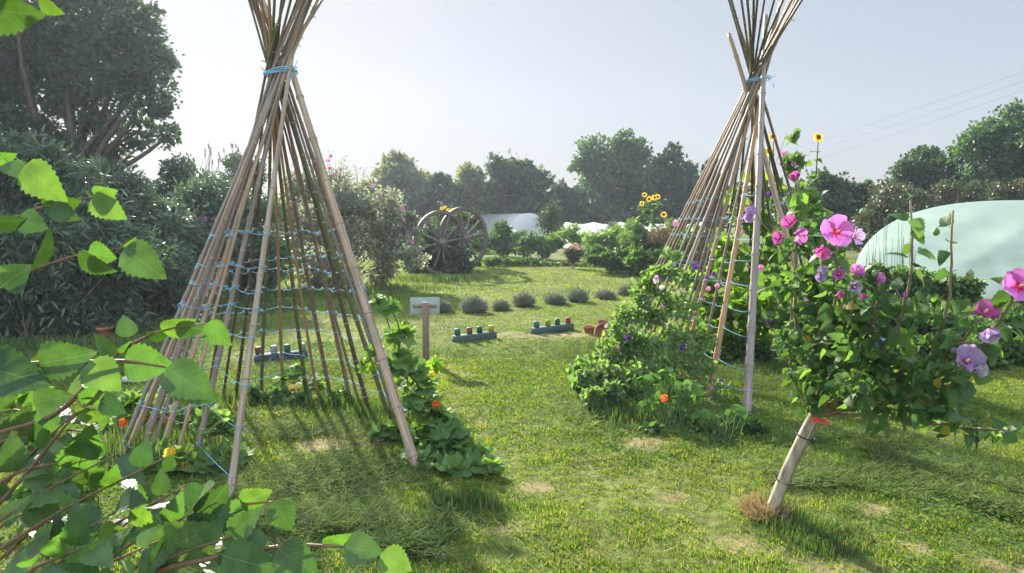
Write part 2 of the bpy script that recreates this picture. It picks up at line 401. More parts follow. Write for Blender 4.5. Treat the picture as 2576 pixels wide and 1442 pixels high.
M['wheelwood'] = solid('weathered_wheel_wood', (.08, .065, .06), (.18, .15, .135), 10, .85, .15, .4)
M['iron'] = solid('rusty_iron', (.05, .035, .03), (.12, .075, .055), 12, .7, .3, .3)
M['panel'] = solid('sign_panel', (.17, .22, .165), (.26, .31, .245), 6, .45, .4)
M['beam'] = solid('painted_beam', (.035, .065, .055), (.075, .11, .095), 16, .75, .2, .3, (1, 4, 4))
M['beamblue'] = solid('navy_beam', (.02, .03, .055), (.045, .055, .085), 16, .75, .2, .3)
PEG = {'blue': ((.06, .12, .22), (.10, .19, .31)), 'brown': ((.16, .06, .035), (.26, .11, .06)), 'teal': ((.02, .10, .10), (.06, .17, .16)),
       'yellow': ((.45, .36, .06), (.60, .49, .09)), 'lime': ((.20, .28, .04), (.33, .40, .08)), 'green': ((.02, .11, .07), (.05, .17, .10)),
       'red': ((.22, .05, .04), (.34, .10, .07)), 'grey': ((.25, .28, .24), (.40, .42, .36))}
for k, (a, b) in PEG.items(): M['peg_' + k] = solid(k + '_paint', tuple(v * .62 for v in a), tuple(v * .8 for v in b), 26, .6, .3, .25)
M['terra'] = solid('terracotta', (.20, .075, .045), (.34, .15, .09), 14, .85, .15, .2)
M['soil'] = solid('soil', (.04, .03, .02), (.09, .07, .05), 40, .95, .1, .5)
M['straw'] = leafmat('straw', [(.20, .14, .07), (.30, .22, .11), (.38, .30, .17)], .25, (1.1, 1, .7), .7, .2)
M['clip'] = leafmat('grass_clipping', [(.055, .10, .03), (.085, .14, .04), (.12, .175, .055), (.19, .20, .09)], .35, (1.3, 1.3, .55), .8, .1, patch=1.5)
M['stake'] = solid('pale_stake', (.15, .12, .085), (.47, .40, .31), 20, .8, .2, .3, (1, 1, .3))
M['rubber'] = solid('black_tie', (.02, .02, .02), (.035, .035, .035), 30, .6, .3)
M['redtag'] = solid('red_tag', (.55, .09, .06), (.70, .15, .10), 30, .6, .3, trans=.3)
M['pumpkin_y'] = solid('yellow_pumpkin_skin', (.55, .33, .05), (.72, .48, .12), 8, .45, .4)
M['pumpkin_o'] = solid('orange_pumpkin_skin', (.48, .15, .02), (.62, .24, .04), 8, .45, .4)
M['pink'] = petalmat('hibiscus_petal', (.60, .15, .48), (.66, .24, .60), (.55, .02, .10))
M['mag'] = petalmat('magenta_petal', (.52, .09, .34), (.60, .14, .42), (.45, .02, .10))
M['lil'] = petalmat('faded_petal', (.42, .26, .52), (.48, .36, .58), (.38, .10, .22))
M['grypet'] = petalmat('withered_petal', (.34, .28, .42), (.46, .40, .46), (.28, .10, .16))
M['mpink'] = petalmat('mallow_petal', (.62, .22, .42), (.66, .32, .52), (.5, .08, .25))
M['sweetp'] = petalmat('sweet_pea_pink', (.62, .20, .40), (.70, .36, .52), (.5, .1, .3))
M['sweetv'] = petalmat('sweet_pea_violet', (.10, .03, .22), (.16, .06, .30), (.08, .02, .14))
M['sweetw'] = petalmat('sweet_pea_white', (.66, .55, .58), (.72, .64, .66), (.6, .5, .5))
M['oran'] = petalmat('orange_petal', (.80, .13, .02), (.85, .20, .03), (.70, .30, .02))
M['yelf'] = petalmat('yellow_petal', (.85, .58, .03), (.88, .66, .07), (.75, .42, .02))
M['salm'] = petalmat('salmon_petal', (.50, .24, .19), (.56, .32, .26), (.5, .1, .08))
M['disc'] = solid('sunflower_disc', (.035, .02, .012), (.09, .05, .025), 90, .9, .1, .5)
M['stamen'] = solid('stamen', (.70, .55, .30), (.78, .65, .40), 60, .7, .2)
M['bud'] = solid('flower_bud', (.12, .18, .06), (.19, .25, .09), 20, .6, .3)
M['blue'] = solid('blue_plastic', (.03, .09, .28), (.05, .14, .36), 10, .4, .5)
M['stone'] = solid('pale_stone', (.28, .27, .25), (.42, .41, .38), 12, .85, .2, .3)
M['cable'] = solid('cable', (.05, .05, .055), (.07, .07, .075), 5, .6, .3)
def polymat(name, c1, c2, tr, scale, bump=.5):
    m, t, N, K = nt(name)
    tc = N.new('ShaderNodeTexCoord'); mp = N.new('ShaderNodeMapping'); mp.inputs['Rotation'].default_value = (0, .7, 0); mp.inputs['Scale'].default_value = (.5, .5, 3)
    K.new(tc.outputs['Object'], mp.inputs[0])
    nz = N.new('ShaderNodeTexNoise'); nz.inputs['Scale'].default_value = scale; nz.inputs['Detail'].default_value = 5; K.new(mp.outputs[0], nz.inputs['Vector'])
    r = ramp(N, [(.3, c1), (.7, c2)]); K.new(nz.outputs['Fac'], r.inputs[0])
    p = N.new('ShaderNodeBsdfPrincipled'); p.inputs['Roughness'].default_value = .38; p.inputs['Specular IOR Level'].default_value = .45; K.new(r.outputs[0], p.inputs[0])
    b = N.new('ShaderNodeBump'); b.inputs['Strength'].default_value = bump; b.inputs['Distance'].default_value = .05; K.new(nz.outputs['Fac'], b.inputs['Height']); K.new(b.outputs[0], p.inputs['Normal'])
    tl = N.new('ShaderNodeBsdfTranslucent'); K.new(r.outputs[0], tl.inputs[0])
    mix = N.new('ShaderNodeMixShader'); mix.inputs[0].default_value = tr; K.new(p.outputs[0], mix.inputs[1]); K.new(tl.outputs[0], mix.inputs[2])
    o = N.new('ShaderNodeOutputMaterial'); K.new(mix.outputs[0], o.inputs[0])
    return m
M['poly'] = polymat('mint_polythene', (.53, .63, .59), (.71, .79, .755), .62, .9)
M['polyw'] = polymat('white_polythene', (.88, .89, .88), (.93, .93, .92), .84, 1.0)

# ------------------------------------------------------------------ plant helpers
def unit(n):
    v = rng.normal(size=(n, 3)); return v / np.linalg.norm(v, axis=1)[:, None]
def lumps_px(L, d, dj=.5):
    """(px, py, r_px[, depth offset]) -> world lumps"""
    out = []
    for l in L:
        dd = d + (l[3] if len(l) > 3 else rng.uniform(-dj, dj) * l[2] * mpp(d))
        p = P(l[0], l[1], dd); out.append((p, l[2] * mpp(dd)))
    return out
def leaf_cloud(mb, lumps, n, tpl, size, clump=10, cr=.18, sub=7, flat=.6, up=.4, out=.6, shell=.45, droop=0.0, sv=.35, zmin=.01, wide=None):
    """leaves in clumps on sub-lumps of every lump"""
    vol = np.array([r ** 2 for _, r in lumps]); vol /= vol.sum()
    for (c, r), w in zip(lumps, vol):
        k = max(2, int(n * w / clump))
        # sub lumps
        sc = unit(sub) * r * rng.uniform(.35, .8, (sub, 1)); sr = r * rng.uniform(.32, .58, sub)
        sc = np.vstack([sc, np.zeros((1, 3))]); sr = np.append(sr, r * .62)
        ids = rng.choice(len(sr), k, p=sr ** 2 / (sr ** 2).sum())
        u = unit(k) * (shell + (1 - shell) * rng.random((k, 1)) ** .5)
        cc = c + sc[ids] + u * sr[ids][:, None]
        crr = cr * r if cr < 1 else cr
        pos = np.repeat(cc, clump, 0) + rng.normal(size=(k * clump, 3)) * crr * np.array([1, 1, flat])
        o = pos - c; o /= np.linalg.norm(o, axis=1)[:, None] + 1e-6
        nn = unit(len(pos)) * .8 + np.array([0, 0, up]) + o * .2
        dr = unit(len(pos)) * .7 + o * out + np.array([0, 0, -droop])
        s = size * rng.uniform(1 - sv, 1 + sv, len(pos))
        ok = pos[:, 2] > zmin
        mb.scatter(tpl, pos[ok], dr[ok], nn[ok], s[ok])
    return mb
def limb(a, b, r0, r1, bend=.08, n=7, sag=0.0):
    a = np.asarray(a, float); b = np.asarray(b, float); t = np.linspace(0, 1, n)[:, None]
    L = np.linalg.norm(b - a); off = unit(1)[0] * bend * L
    p = a + (b - a) * t + np.sin(PI * t) * off + np.sin(2 * PI * t) * unit(1)[0] * bend * .4 * L
    p[:, 2] += -sag * np.sin(PI * t[:, 0])
    return p, np.linspace(r0, r1, n)
def tree(name, label, cat, lumps, base, n, tpl, size, mat, tr=.2, group=None, trunk_mat='bark', clump=10, cr=.2, twigs=0, **kw):
    base = np.asarray(base, float); t = thing(name, label, cat, base, group)
    cz = np.mean([c for c, r in lumps], 0)
    zlow = min(c[2] - r for c, r in lumps)
    fork = base + (cz - base) * .35; fork[2] = max(base[2] + .3 * (cz[2] - base[2]), min(zlow + .3, cz[2]))
    tb = MB(); p, r = limb(base - [0, 0, .1], fork, tr, tr * .7, .03); tb.tube(p, r, 8)
    for c, rr in lumps:
        p, r = limb(fork, c, tr * .5, tr * .12, .1); tb.tube(p, r, 5, cap=False)
        for q in range(3):
            e = c + unit(1)[0] * rr * .75; p, r = limb(c, e, tr * .12, tr * .03, .12, 5); tb.tube(p, r, 4, cap=False)
    tb.build('trunk', M[trunk_mat], t)
    mb = MB(); leaf_cloud(mb, lumps, n, tpl, size, clump, cr, **kw)
    if twigs:
        pass
    mb.build('crown', M[mat] if isinstance(mat, str) else mat, t)
    return t
def shrub(name, label, cat, lumps, base, n, tpl, size, mat, group=None, stems=6, sr=.012, stem_mat='brownstem', part='foliage', clump=8, cr=.2, **kw):
    base = np.asarray(base, float); t = thing(name, label, cat, base, group)
    sb = MB()
    for i in range(max(stems, 1)):
        c, r = lumps[i % len(lumps)]
        e = c + unit(1)[0] * r * .6; e[2] = max(e[2], base[2] + .05)
        p, q = limb(base + np.append(rng.normal(size=2) * r * .15, -.03), e, sr, sr * .4, .08); sb.tube(p, q, 5, cap=False)
    sb.build('stem', M[stem_mat], t)
    mb = MB(); leaf_cloud(mb, lumps, n, tpl, size, clump, cr, **kw)
    mb.build(part, M[mat], t)
    return t
def flower(parent, c, nrm, R, mat, petals=5, cup=.25, name='flower', tpl=None, centre='stamen', cr=.14, jit=.15, wid=1.0, clen=0):
    c = np.asarray(c, float); nrm = np.asarray(nrm, float); nrm = nrm / np.linalg.norm(nrm)
    h = np.array([0, 0, 1.]) if abs(nrm[2]) < .9 else np.array([1., 0, 0])
    a = np.cross(nrm, h); a /= np.linalg.norm(a); b = np.cross(nrm, a)
    th = np.arange(petals) * 2 * PI / petals + rng.uniform(0, 6) + rng.uniform(-.12, .12, petals)
    rad = np.cos(th)[:, None] * a + np.sin(th)[:, None] * b
    dr = rad + nrm * (cup + rng.uniform(-jit, jit, (petals, 1))); nn = nrm - rad * cup + rng.normal(size=(petals, 3)) * jit
    mb = MB(); s = R * rng.uniform(.9, 1.08, petals)
    mb.scatter(tpl if tpl is not None else T_PET, np.repeat(c[None], petals, 0), dr, nn, np.stack([s * wid, s, s], 1))
    o = mb.build(name, M[mat], parent)
    if centre:
        cb = MB()
        if clen: cb.tube([c, c + nrm * clen * .6, c + nrm * clen], [cr * R * .6, cr * R, cr * R * .4], 6)
        else:
            cb.lathe([(0.001, .5), (.5, .42), (.9, .2), (1, 0), (.7, -.25), (.001, -.3)], seg=10)
            V = cb.V[0] * cr * R; V = V[:, 0:1] * a + V[:, 1:2] * b + V[:, 2:3] * nrm + c
            cb.V[0] = V.astype(np.float32)
        cb.build('flower_centre', M[centre], o)
    return o
# ================================================================== SETTING
PATCH = [(1205, 1060, .16, .08), (1700, 1245, .13, .06), (2270, 1372, .20, .06), (2440, 1200, .26, .07), (2520, 1425, .22, .09), (2110, 1415, .26, .09), (1290, 1335, .22, .05),
         (1290, 850, .9, .18), (1400, 845, .7, .16), (1640, 1110, .35, .08), (1190, 940, .12, .06), (1330, 925, .22, .07), (1890, 1370, .3, .07), (1560, 1400, .25, .06), (1500, 1135, .2, .05),
         (850, 1110, .45, .12), (1090, 900, .25, .12), (2560, 1270, .3, .08), (1340, 1220, .14, .06), (2230, 1275, .2, .06)]
PATCHW = [(*G(px, py)[:2], a, b) for px, py, a, b in PATCH]
def bareness(x, y):
    w = (vnoise(x * 2.3 + 5, y * 2.3, 11) - .5) * .9 + (vnoise(x * 8, y * 8, 12) - .5) * .7
    b = np.zeros_like(x)
    for cx, cy, a, c in PATCHW:
        q = ((x - cx) / a) ** 2 + ((y - cy) / (c * 2.2)) ** 2
        b = np.maximum(b, np.clip(.75 - q + w * 1.2, 0, .9))
    n = vnoise(x * .55, y * .55, 21) * .6 + vnoise(x * 2.1, y * 2.1, 22) * .4
    return np.clip(b + np.clip((n - .62) * 1.8, 0, .32), 0, 1)

def axis_coords(lo, hi, fine_lo, fine_hi, step, grow=1.13):
    a = list(np.arange(fine_lo, fine_hi, step)); s = step; v = fine_lo; pre = []
    while v > lo:
        s *= grow; v -= s; pre.append(max(v, lo))
    s = step; v = a[-1]; post = []
    while v < hi:
        s *= grow; v += s; post.append(min(v, hi))
    return np.array(pre[::-1] + a + post)
gx = axis_coords(-600, 600, -5, 6, .05); gy = axis_coords(-60, 900, 1.5, 12, .05, 1.06)
X, Y = np.meshgrid(gx, gy); Z = ground_z(X, Y)
V = np.stack([X.ravel(), Y.ravel(), Z.ravel()], 1); nx, ny = len(gx), len(gy)
i = np.arange(nx - 1)[None, :] + np.arange(ny - 1)[:, None] * nx
F = np.stack([i, i + 1, i + nx + 1, i + nx], -1).reshape(-1)
gm = MB(); gm.add(V, F, np.full((nx - 1) * (ny - 1), 4))
m, t, N, K = nt('lawn')
tc = N.new('ShaderNodeTexCoord')
def noise(scale, detail=4, st=None):
    n = N.new('ShaderNodeTexNoise'); n.inputs['Scale'].default_value = scale; n.inputs['Detail'].default_value = detail
    if st:
        mp = N.new('ShaderNodeMapping'); mp.inputs['Scale'].default_value = st; K.new(tc.outputs['Object'], mp.inputs[0]); K.new(mp.outputs[0], n.inputs['Vector'])
    else: K.new(tc.outputs['Object'], n.inputs['Vector'])
    return n
n1 = noise(.6, 5); n2 = noise(14, 6); n3 = noise(90, 3)
r1 = ramp(N, [(.30, (.055, .085, .022)), (.5, (.085, .115, .03)), (.68, (.125, .145, .045))]); K.new(n1.outputs['Fac'], r1.inputs[0])
r2 = ramp(N, [(.3, (.45, .5, .4)), (.7, (1.35, 1.3, 1.2))]); K.new(n2.outputs['Fac'], r2.inputs[0])
mx = N.new('ShaderNodeMixRGB'); mx.blend_type = 'MULTIPLY'; mx.inputs[0].default_value = 1; K.new(r1.outputs[0], mx.inputs[1]); K.new(r2.outputs[0], mx.inputs[2])
at = N.new('ShaderNodeAttribute'); at.attribute_name = 'bare'
ds = ramp(N, [(.3, (.13, .105, .05)), (.7, (.27, .22, .115))]); K.new(n3.outputs['Fac'], ds.inputs[0])
m2 = N.new('ShaderNodeMixRGB'); K.new(at.outputs['Fac'], m2.inputs[0]); K.new(mx.outputs[0], m2.inputs[1]); K.new(ds.outputs[0], m2.inputs[2])
p = N.new('ShaderNodeBsdfPrincipled'); p.inputs['Roughness'].default_value = .95; p.inputs['Specular IOR Level'].default_value = .1; K.new(m2.outputs[0], p.inputs[0])
b = N.new('ShaderNodeBump'); b.inputs['Strength'].default_value = .6; b.inputs['Distance'].default_value = .03; K.new(n2.outputs['Fac'], b.inputs['Height']); K.new(b.outputs[0], p.inputs['Normal'])
oo = N.new('ShaderNodeOutputMaterial'); K.new(p.outputs[0], oo.inputs[0])
g = gm.build('lawn', m); g['kind'] = 'structure'
bare = bareness(X.ravel(), Y.ravel()) * (Y.ravel() < 40) * (np.abs(X.ravel()) < 40)
a = g.data.attributes.new('bare', 'FLOAT', 'POINT'); a.data.foreach_set('value', bare.astype(np.float32))
g['label'] = 'mown garden lawn with worn straw coloured patches'

# grass blades
def lawnblade(name, cols, tint=(1.6, 1.6, .4)):
    return leafmat(name, cols, .42, tint, .75, .1, patch=.55)
M['blade'] = lawnblade('grass_blade', [(.05, .115, .02), (.08, .155, .026), (.125, .19, .034), (.175, .21, .045), (.25, .23, .09)])
def blades(zone, dens, h, w, seed, tpl):
    r = np.random.default_rng(seed); y0, y1 = zone
    A = []; n = int(dens * (y1 - y0) * 1.75 * (y0 + y1) / 2)
    y = np.sqrt(r.uniform(y0 ** 2, y1 ** 2, n)); x = (r.uniform(-.86, .86, n)) * (y + .6)
    bn = bareness(x, y); cl = vnoise(x * 6, y * 6, 31) * .45 + vnoise(x * 19, y * 19, 32) * .55
    ok = r.random(n) < (1 - .88 * bn) * (.25 + 1.2 * np.clip(cl - .15, 0, 1))
    x, y, cl = x[ok], y[ok], cl[ok]; k = len(x)
    z = ground_z(x, y) - .003
    ang = r.uniform(0, 2 * PI, k); lean = r.uniform(.4, 2.6, k)
    d = np.stack([np.cos(ang) * lean, np.sin(ang) * lean, np.ones(k)], 1)
    nn = np.stack([-np.cos(ang), -np.sin(ang), lean], 1) + r.normal(size=(k, 3)) * .4
    hh = h * r.uniform(.5, 1.3, k) * (.2 + 1.7 * cl)
    ww = w * r.uniform(.7, 1.3, k)
    mb = MB(); mb.scatter(tpl, np.stack([x, y, z], 1), d, nn, np.stack([ww, hh, hh], 1)); return mb
gb = MB()
for zone, dens, h, w, sd, tpl in [((1.7, 4.2), 13000, .020, 0.0056, 1, T_BL2), ((4.2, 7.5), 7500, .023, .0078, 2, T_BL2), ((7.5, 13), 2500, .027, .015, 3, T_BL1), ((13, 26), 650, .036, .032, 4, T_BL1)]:
    q = blades(zone, dens, h, w, sd, tpl)
    for v, l, tt, uv in zip(q.V, q.L, q.T, q.UV): gb.add(v, l - 0, tt, uv)
tag(gb.build('grass', M['blade']), 'short mown grass covering the lawn', 'grass', kind='stuff')
# clover leaves between the blades
r = np.random.default_rng(5); n = 220000
y = np.sqrt(r.uniform(1.8 ** 2, 8.5 ** 2, n)); x = r.uniform(-.86, .86, n) * (y + .5)
ok = r.random(n) < (1 - bareness(x, y)) * np.clip(vnoise(x * 1.3, y * 1.3, 41) * 1.6 - .35, 0, 1); x, y = x[ok], y[ok]; k = len(x)
cm = MB(); nn = r.normal(size=(k, 3)) * .45 + np.array([0, 0, 1.]); dd = r.normal(size=(k, 3)) * np.array([1, 1, .3])
cm.scatter(T_DIA, np.stack([x, y, ground_z(x, y) + r.uniform(.008, .035, k)], 1), dd, nn, r.uniform(.012, .024, k))
M['clover'] = leafmat('clover_leaf', [(.05, .11, .022), (.08, .15, .03), (.11, .17, .04)], .4, rough=.85, spec=.08, patch=.9)
tag(cm.build('clover', M['clover']), 'small clover leaves growing through the lawn', 'clover', kind='stuff')
# loose dry straws and bits
r = np.random.default_rng(15); n = 9000; y = np.sqrt(r.uniform(1.8 ** 2, 8 ** 2, n)); x = r.uniform(-.86, .86, n) * (y + .5); a = r.uniform(0, 2 * PI, n)
sm = MB(); s = r.uniform(.02, .10, n); sm.scatter(T_BL2, np.stack([x, y, ground_z(x, y) + .016], 1), np.stack([np.cos(a), np.sin(a), r.normal(size=n) * .15], 1), r.normal(size=(n, 3)) * .3 + [0, 0, 1], np.stack([np.full(n, .003), s, s * .3], 1))
tag(sm.build('dry_straw', M['straw']), 'dry straws and dead bits scattered thinly over the lawn', 'straw', kind='stuff')
# cut grass left lying
cl = MB(); r = np.random.default_rng(9)
def clippings(px, py, rx, ry, n, hmax=.05, L=.085):
    c = G(px, py); 
    q = r.normal(size=(n, 2)) * .5; x = c[0] + q[:, 0] * rx; y = c[1] + q[:, 1] * ry
    ok = (vnoise(x * 3.5, y * 3.5, 51) + .35 * vnoise(x * 9, y * 9, 52)) > .5
    x, y, q = x[ok], y[ok], q[ok]; k = len(x)
    z = ground_z(x, y) + .012 + hmax * r.random(k) * np.exp(-(q ** 2).sum(1))
    a = r.uniform(0, 2 * PI, k); d = np.stack([np.cos(a), np.sin(a), r.normal(size=k) * .28], 1)
    nn = np.array([0, 0, 1.]) + r.normal(size=(k, 3)) * .5
    s = L * r.uniform(.4, 1.3, k)
    cl.scatter(T_BL2, np.stack([x, y, z], 1), d, nn, np.stack([.0045 * r.uniform(.7, 1.6, k), s, s * .5], 1))
for a in [(850, 1200, .55, .55, 6000, .05), (760, 1330, .5, .35, 4500, .06), (950, 1330, .45, .3, 4000, .06), (820, 1080, .9, .6, 5000, .04), (1010, 1380, .3, .25, 3500), (700, 1430, .4, .25, 3000),
          (2150, 1120, .55, .5, 5000, .03), (2330, 1190, .6, .5, 5000, .03), (2060, 1220, .4, .35, 3000, .03), (2480, 1260, .5, .35, 3500, .03), (1700, 880, .9, .6, 3000), (1500, 1030, .5, .8, 2500), (1420, 890, .8, .8, 3000),
          (700, 930, 1.2, .5, 2500), (1900, 960, .8, .8, 3000)]: clippings(*a)
tag(cl.build('grass_clippings', M['clip']), 'loose cut grass lying in drifts on the lawn', 'grass clippings', kind='stuff')

# ================================================================== BAMBOO TEEPEES
BAMBOO = ['bamboo_t', 'bamboo_g', 'bamboo_o', 'bamboo_n', 'bamboo_d', 'bamboo_b']
def teepee(label, feet, lash_px, lash_d, top_len, ring_z, gap, seed, cols=(), short=None, over={}, twist=1.35):
    global rng
    keep = rng; rng = np.random.default_rng(seed)
    L = P(*lash_px, lash_d)
    ft = [G(px, py) for px, py, *_ in feet]
    cen = np.mean(ft, 0); t = thing('bamboo_teepee', label, 'plant support', (cen[0], cen[1], 0))
    lines = []
    for i, (f, spec) in enumerate(zip(ft, feet)):
        r0 = spec[2] * (1 if spec[2] > .027 else .86); a = math.atan2(f[1] - L[1], f[0] - L[0])
        rr = rng.uniform(.05, .095); aa = a + twist + rng.uniform(-.25, .25)
        lp = L + np.array([math.cos(aa) * rr, math.sin(aa) * rr, 0])
        if i in over: lp = P(*over[i])
        d = lp - f; ln = np.linalg.norm(d); d /= ln
        tl = ln + (short[i] if short and i in short else top_len * rng.uniform(.86, 1.06))
        f0 = f - d * .12
        n = int(tl / .045); s = np.linspace(0, tl + .12, n)
        side = np.cross(d, unit(1)[0]); side /= np.linalg.norm(side)
        bow = rng.uniform(-.035, .035); w2 = rng.uniform(-.008, .008)
        pts = f0 + s[:, None] * d + side * (bow * np.sin(PI * s / tl) + w2 * np.sin(3 * PI * s / tl))[:, None]
        hx = np.array([d[0], d[1], 0]); hx /= np.linalg.norm(hx); pts += hx * (rng.uniform(.0, .16) * np.maximum(0, s - .12 - ln) ** 1.3)[:, None]
        rad = r0 * (1 - .42 * s / tl)
        nodes = np.arange(rng.uniform(.1, .3), tl, rng.uniform(.24, .33)) if r0 < .03 else np.arange(.2, tl, .33)
        for q in nodes:
            k = int(q / (tl + .12) * (n - 1)); rad[k] *= 1.16
        mb = MB(); mb.tube(pts, rad, 9)
        for q in nodes:
            k = min(n - 2, int(q / (tl + .12) * (n - 1))); mb.tube([pts[k] - d * .011, pts[k], pts[k] + d * .007], [rad[k] * .86, rad[k] * 1.18, rad[k] * .9], 9, mat=1)
        for q in nodes:                               # stubs of trimmed side shoots
            if rng.random() < .5:
                k = int(q / (tl + .12) * (n - 1)); o = np.cross(d, unit(1)[0]); o /= np.linalg.norm(o); e = pts[k] + o * (rad[k] + rng.uniform(.008, .045 if q > ln else .02)) + d * rng.uniform(.0, .03)
                mb.tube([pts[k], e], [.004, .0025], 4)
        mb.build('bamboo_pole', [M[BAMBOO[cols[i]]], M['node']], t)
        lines.append((f, d, ln, a, r0))
    order = sorted(range(len(lines)), key=lambda i: lines[i][3])
    def at(i, z):
        f, d, ln, a, r0 = lines[i]
        q = f + d * ((z - f[2]) / d[2]); out = np.array([math.cos(a), math.sin(a), 0]); return q + out * (r0 * .95), out, q, d, r0
    gi = [k for k in range(len(order)) if (order[k], order[(k + 1) % len(order)]) == gap or (order[(k + 1) % len(order)], order[k]) == gap]
    st = (gi[0] + 1) if gi else 0
    seq = order[st:] + order[:st]
    for z in ring_z:
        mb = MB(); pts = []; zz = z; prev = None
        tilt = rng.uniform(-.05, .05); ta = rng.uniform(0, 6)
        for j, i in enumerate(seq):
            zi = z + tilt * math.sin(lines[i][3] + ta) + rng.uniform(-.018, .018)
            q, out, ctr, d, r0 = at(i, zi)
            if prev is not None:
                sg = rng.uniform(.0, .03)
                for u in (.33, .66):
                    w = prev + (q - prev) * u; w = w + np.array([0, 0, -sg * 4 * u * (1 - u)]); pts.append(w)
            pts.append(q); prev = q
            # a turn or two of twine round the pole
            h = np.array([0, 0, 1.]); ax = np.cross(d, h); ax /= np.linalg.norm(ax); bx = np.cross(d, ax)
            th = np.linspace(0, 2 * PI * 1.3, 14); rp = r0 * .97 + .002
            mb.tube(ctr + rp * (np.cos(th)[:, None] * ax + np.sin(th)[:, None] * bx) + d * np.linspace(-.004, .004, 14)[:, None], .0017, 4)
            if rng.random() < .18:
                e = q + out * .02 + np.array([rng.uniform(-.03, .03), rng.uniform(-.03, .03), -rng.uniform(.04, .11)]); mb.tube([q, (q + e) / 2 + out * .015, e], .0022, 4)
        mb.tube(pts, .0021, 4)
        if rng.random() < .5:
            mb.tube([pts[0], pts[0] + unit(1)[0] * .05 - [0, 0, .05], pts[0] + unit(1)[0] * .04 - [0, 0, .12]], .0025, 4)
        mb.build('twine', M['twine'], t)
    mb = MB(); th = np.linspace(0, 2 * PI * 3.1, 70)
    rr = .112 + .008 * np.sin(th * 3.3)
    mb.tube(np.stack([L[0] + rr * np.cos(th), L[1] + rr * np.sin(th), L[2] + .022 * np.sin(th + 1) + np.linspace(-.02, .02, 70)], 1), .0042, 5)
    e = L + [.1, -.06, 0]; mb.tube([e, e + [.03, -.02, .02], e + [.05, -.02, .07]], .003, 4); mb.tube([e, e + [.01, -.03, -.05], e + [.02, -.03, -.10]], .003, 4)
    mb.build('lashing', M['twine'], t)
    rng = keep
    return t, lines
FEET_L = [(293, 1160, .018), (318, 1148, .017), (338, 1190, .020), (393, 1172, .020), (493, 1158, .024), (578, 1252, .026), (405, 1080, .019), (428, 1030, .018), (476, 1025, .017), (520, 1012, .016), (591, 1005, .018), (657, 992, .018),
          (711, 985, .018), (771, 992, .021), (833, 1000, .021), (881, 1006, .022), (926, 1028, .022), (976, 1040, .022), (1010, 1075, .019), (1033, 1100, .018), (1046, 1172, .033), (362, 1110, .018), (303, 1170, .014), (366, 1180, .015), (440, 1165, .015), (450, 1024, .015), (560, 1006, .014), (800, 997, .015), (905, 1015, .014), (992, 1055, .015)]
RINGS_L = [.16, .38, .62, .84, 1.03, 1.17, 1.30, 1.50]
TL, LINES_L = teepee('bamboo pole teepee laced with blue twine on the left, squash leaves round its feet', FEET_L, (706, 182), 4.95, .95, RINGS_L, (5, 20), 11, cols=[1, 0, 5, 0, 1, 0, 5, 1, 5, 3, 4, 3, 2, 3, 5, 5, 4, 3, 5, 5, 0, 1, 0, 1, 0, 5, 4, 2, 5, 1], over={5: (729, 185, 4.86), 20: (738, 190, 4.93)})
FEET_R = [(1879, 1037, .037), (1786, 1000, .028), (1713, 955, .026), (1659, 930, .022), (1623, 936, .022), (1590, 905, .021), (1566, 880, .022), (1560, 850, .019), (1580, 830, .018), (1640, 815, .018), (1732, 822, .019), (1790, 830, .018), (1829, 855, .021), (1880, 850, .022), (1930, 860, .024),
          (1990, 870, .021), (2060, 890, .022), (2110, 925, .022), (2090, 965, .034), (1700, 945, .018), (1610, 918, .019), (1680, 942, .015), (1640, 933, .014), (1575, 893, .016), (1563, 868, .014), (1750, 978, .015), (1910, 855, .015), (2080, 905, .015)]
RINGS_R = [.16, .34, .60, .78, 1.00, 1.20, 1.40, 1.60, 1.80]
TR, LINES_R = teepee('bamboo pole teepee hung with sweet peas on the right, standing behind the pink hibiscus', FEET_R, (1908, 200), 6.75, .95, RINGS_R, (0, 18), 12, cols=[1, 2, 2, 5, 0, 1, 5, 1, 5, 4, 3, 4, 4, 4, 3, 5, 3, 5, 0, 1, 5, 5, 1, 5, 0, 5, 2, 4, 4, 3], short={18: .50, 0: .74}, over={0: (1919, 200, 6.60), 18: (1873, 205, 6.78)})

# ================================================================== SIGN, PLANTERS, POTS
b0 = G(1072, 908); dS = b0[1]
sg = thing('sign_post', 'wooden post seen from behind, a pale tilted panel fixed to its top', 'sign', b0)
hS = (908 - 757) * mpp(dS)
mb = MB(); mb.box((b0[0], b0[1], hS / 2 - .02), (.072, .072, hS + .04), .08, bev=.006); mb.build('post', M['wood'], sg)
def tilted(mb, c, s, ang, rz, bev=.003):
    k = MB(); k.box((0, 0, 0), s, bev=bev); V = k.V[0].astype(float)
    ca, sa = math.cos(ang), math.sin(ang); V = np.stack([V[:, 0], V[:, 1] * ca - V[:, 2] * sa, V[:, 1] * sa + V[:, 2] * ca], 1)
    cz, sz = math.cos(rz), math.sin(rz); V = np.stack([V[:, 0] * cz - V[:, 1] * sz, V[:, 0] * sz + V[:, 1] * cz, V[:, 2]], 1) + np.asarray(c)
    mb.add(V, k.L[0], k.T[0]); return mb
pc = P(1069, 769, dS + .065)
mb = MB(); tilted(mb, pc, (.33, .006, .205), -.5, .10); mb.build('panel', M['panel'], sg)
mb = MB(); tilted(mb, pc + [0, -.014, -.004], (.27, .02, .03), -.5, .10); mb.build('bracket', M['wood'], sg)

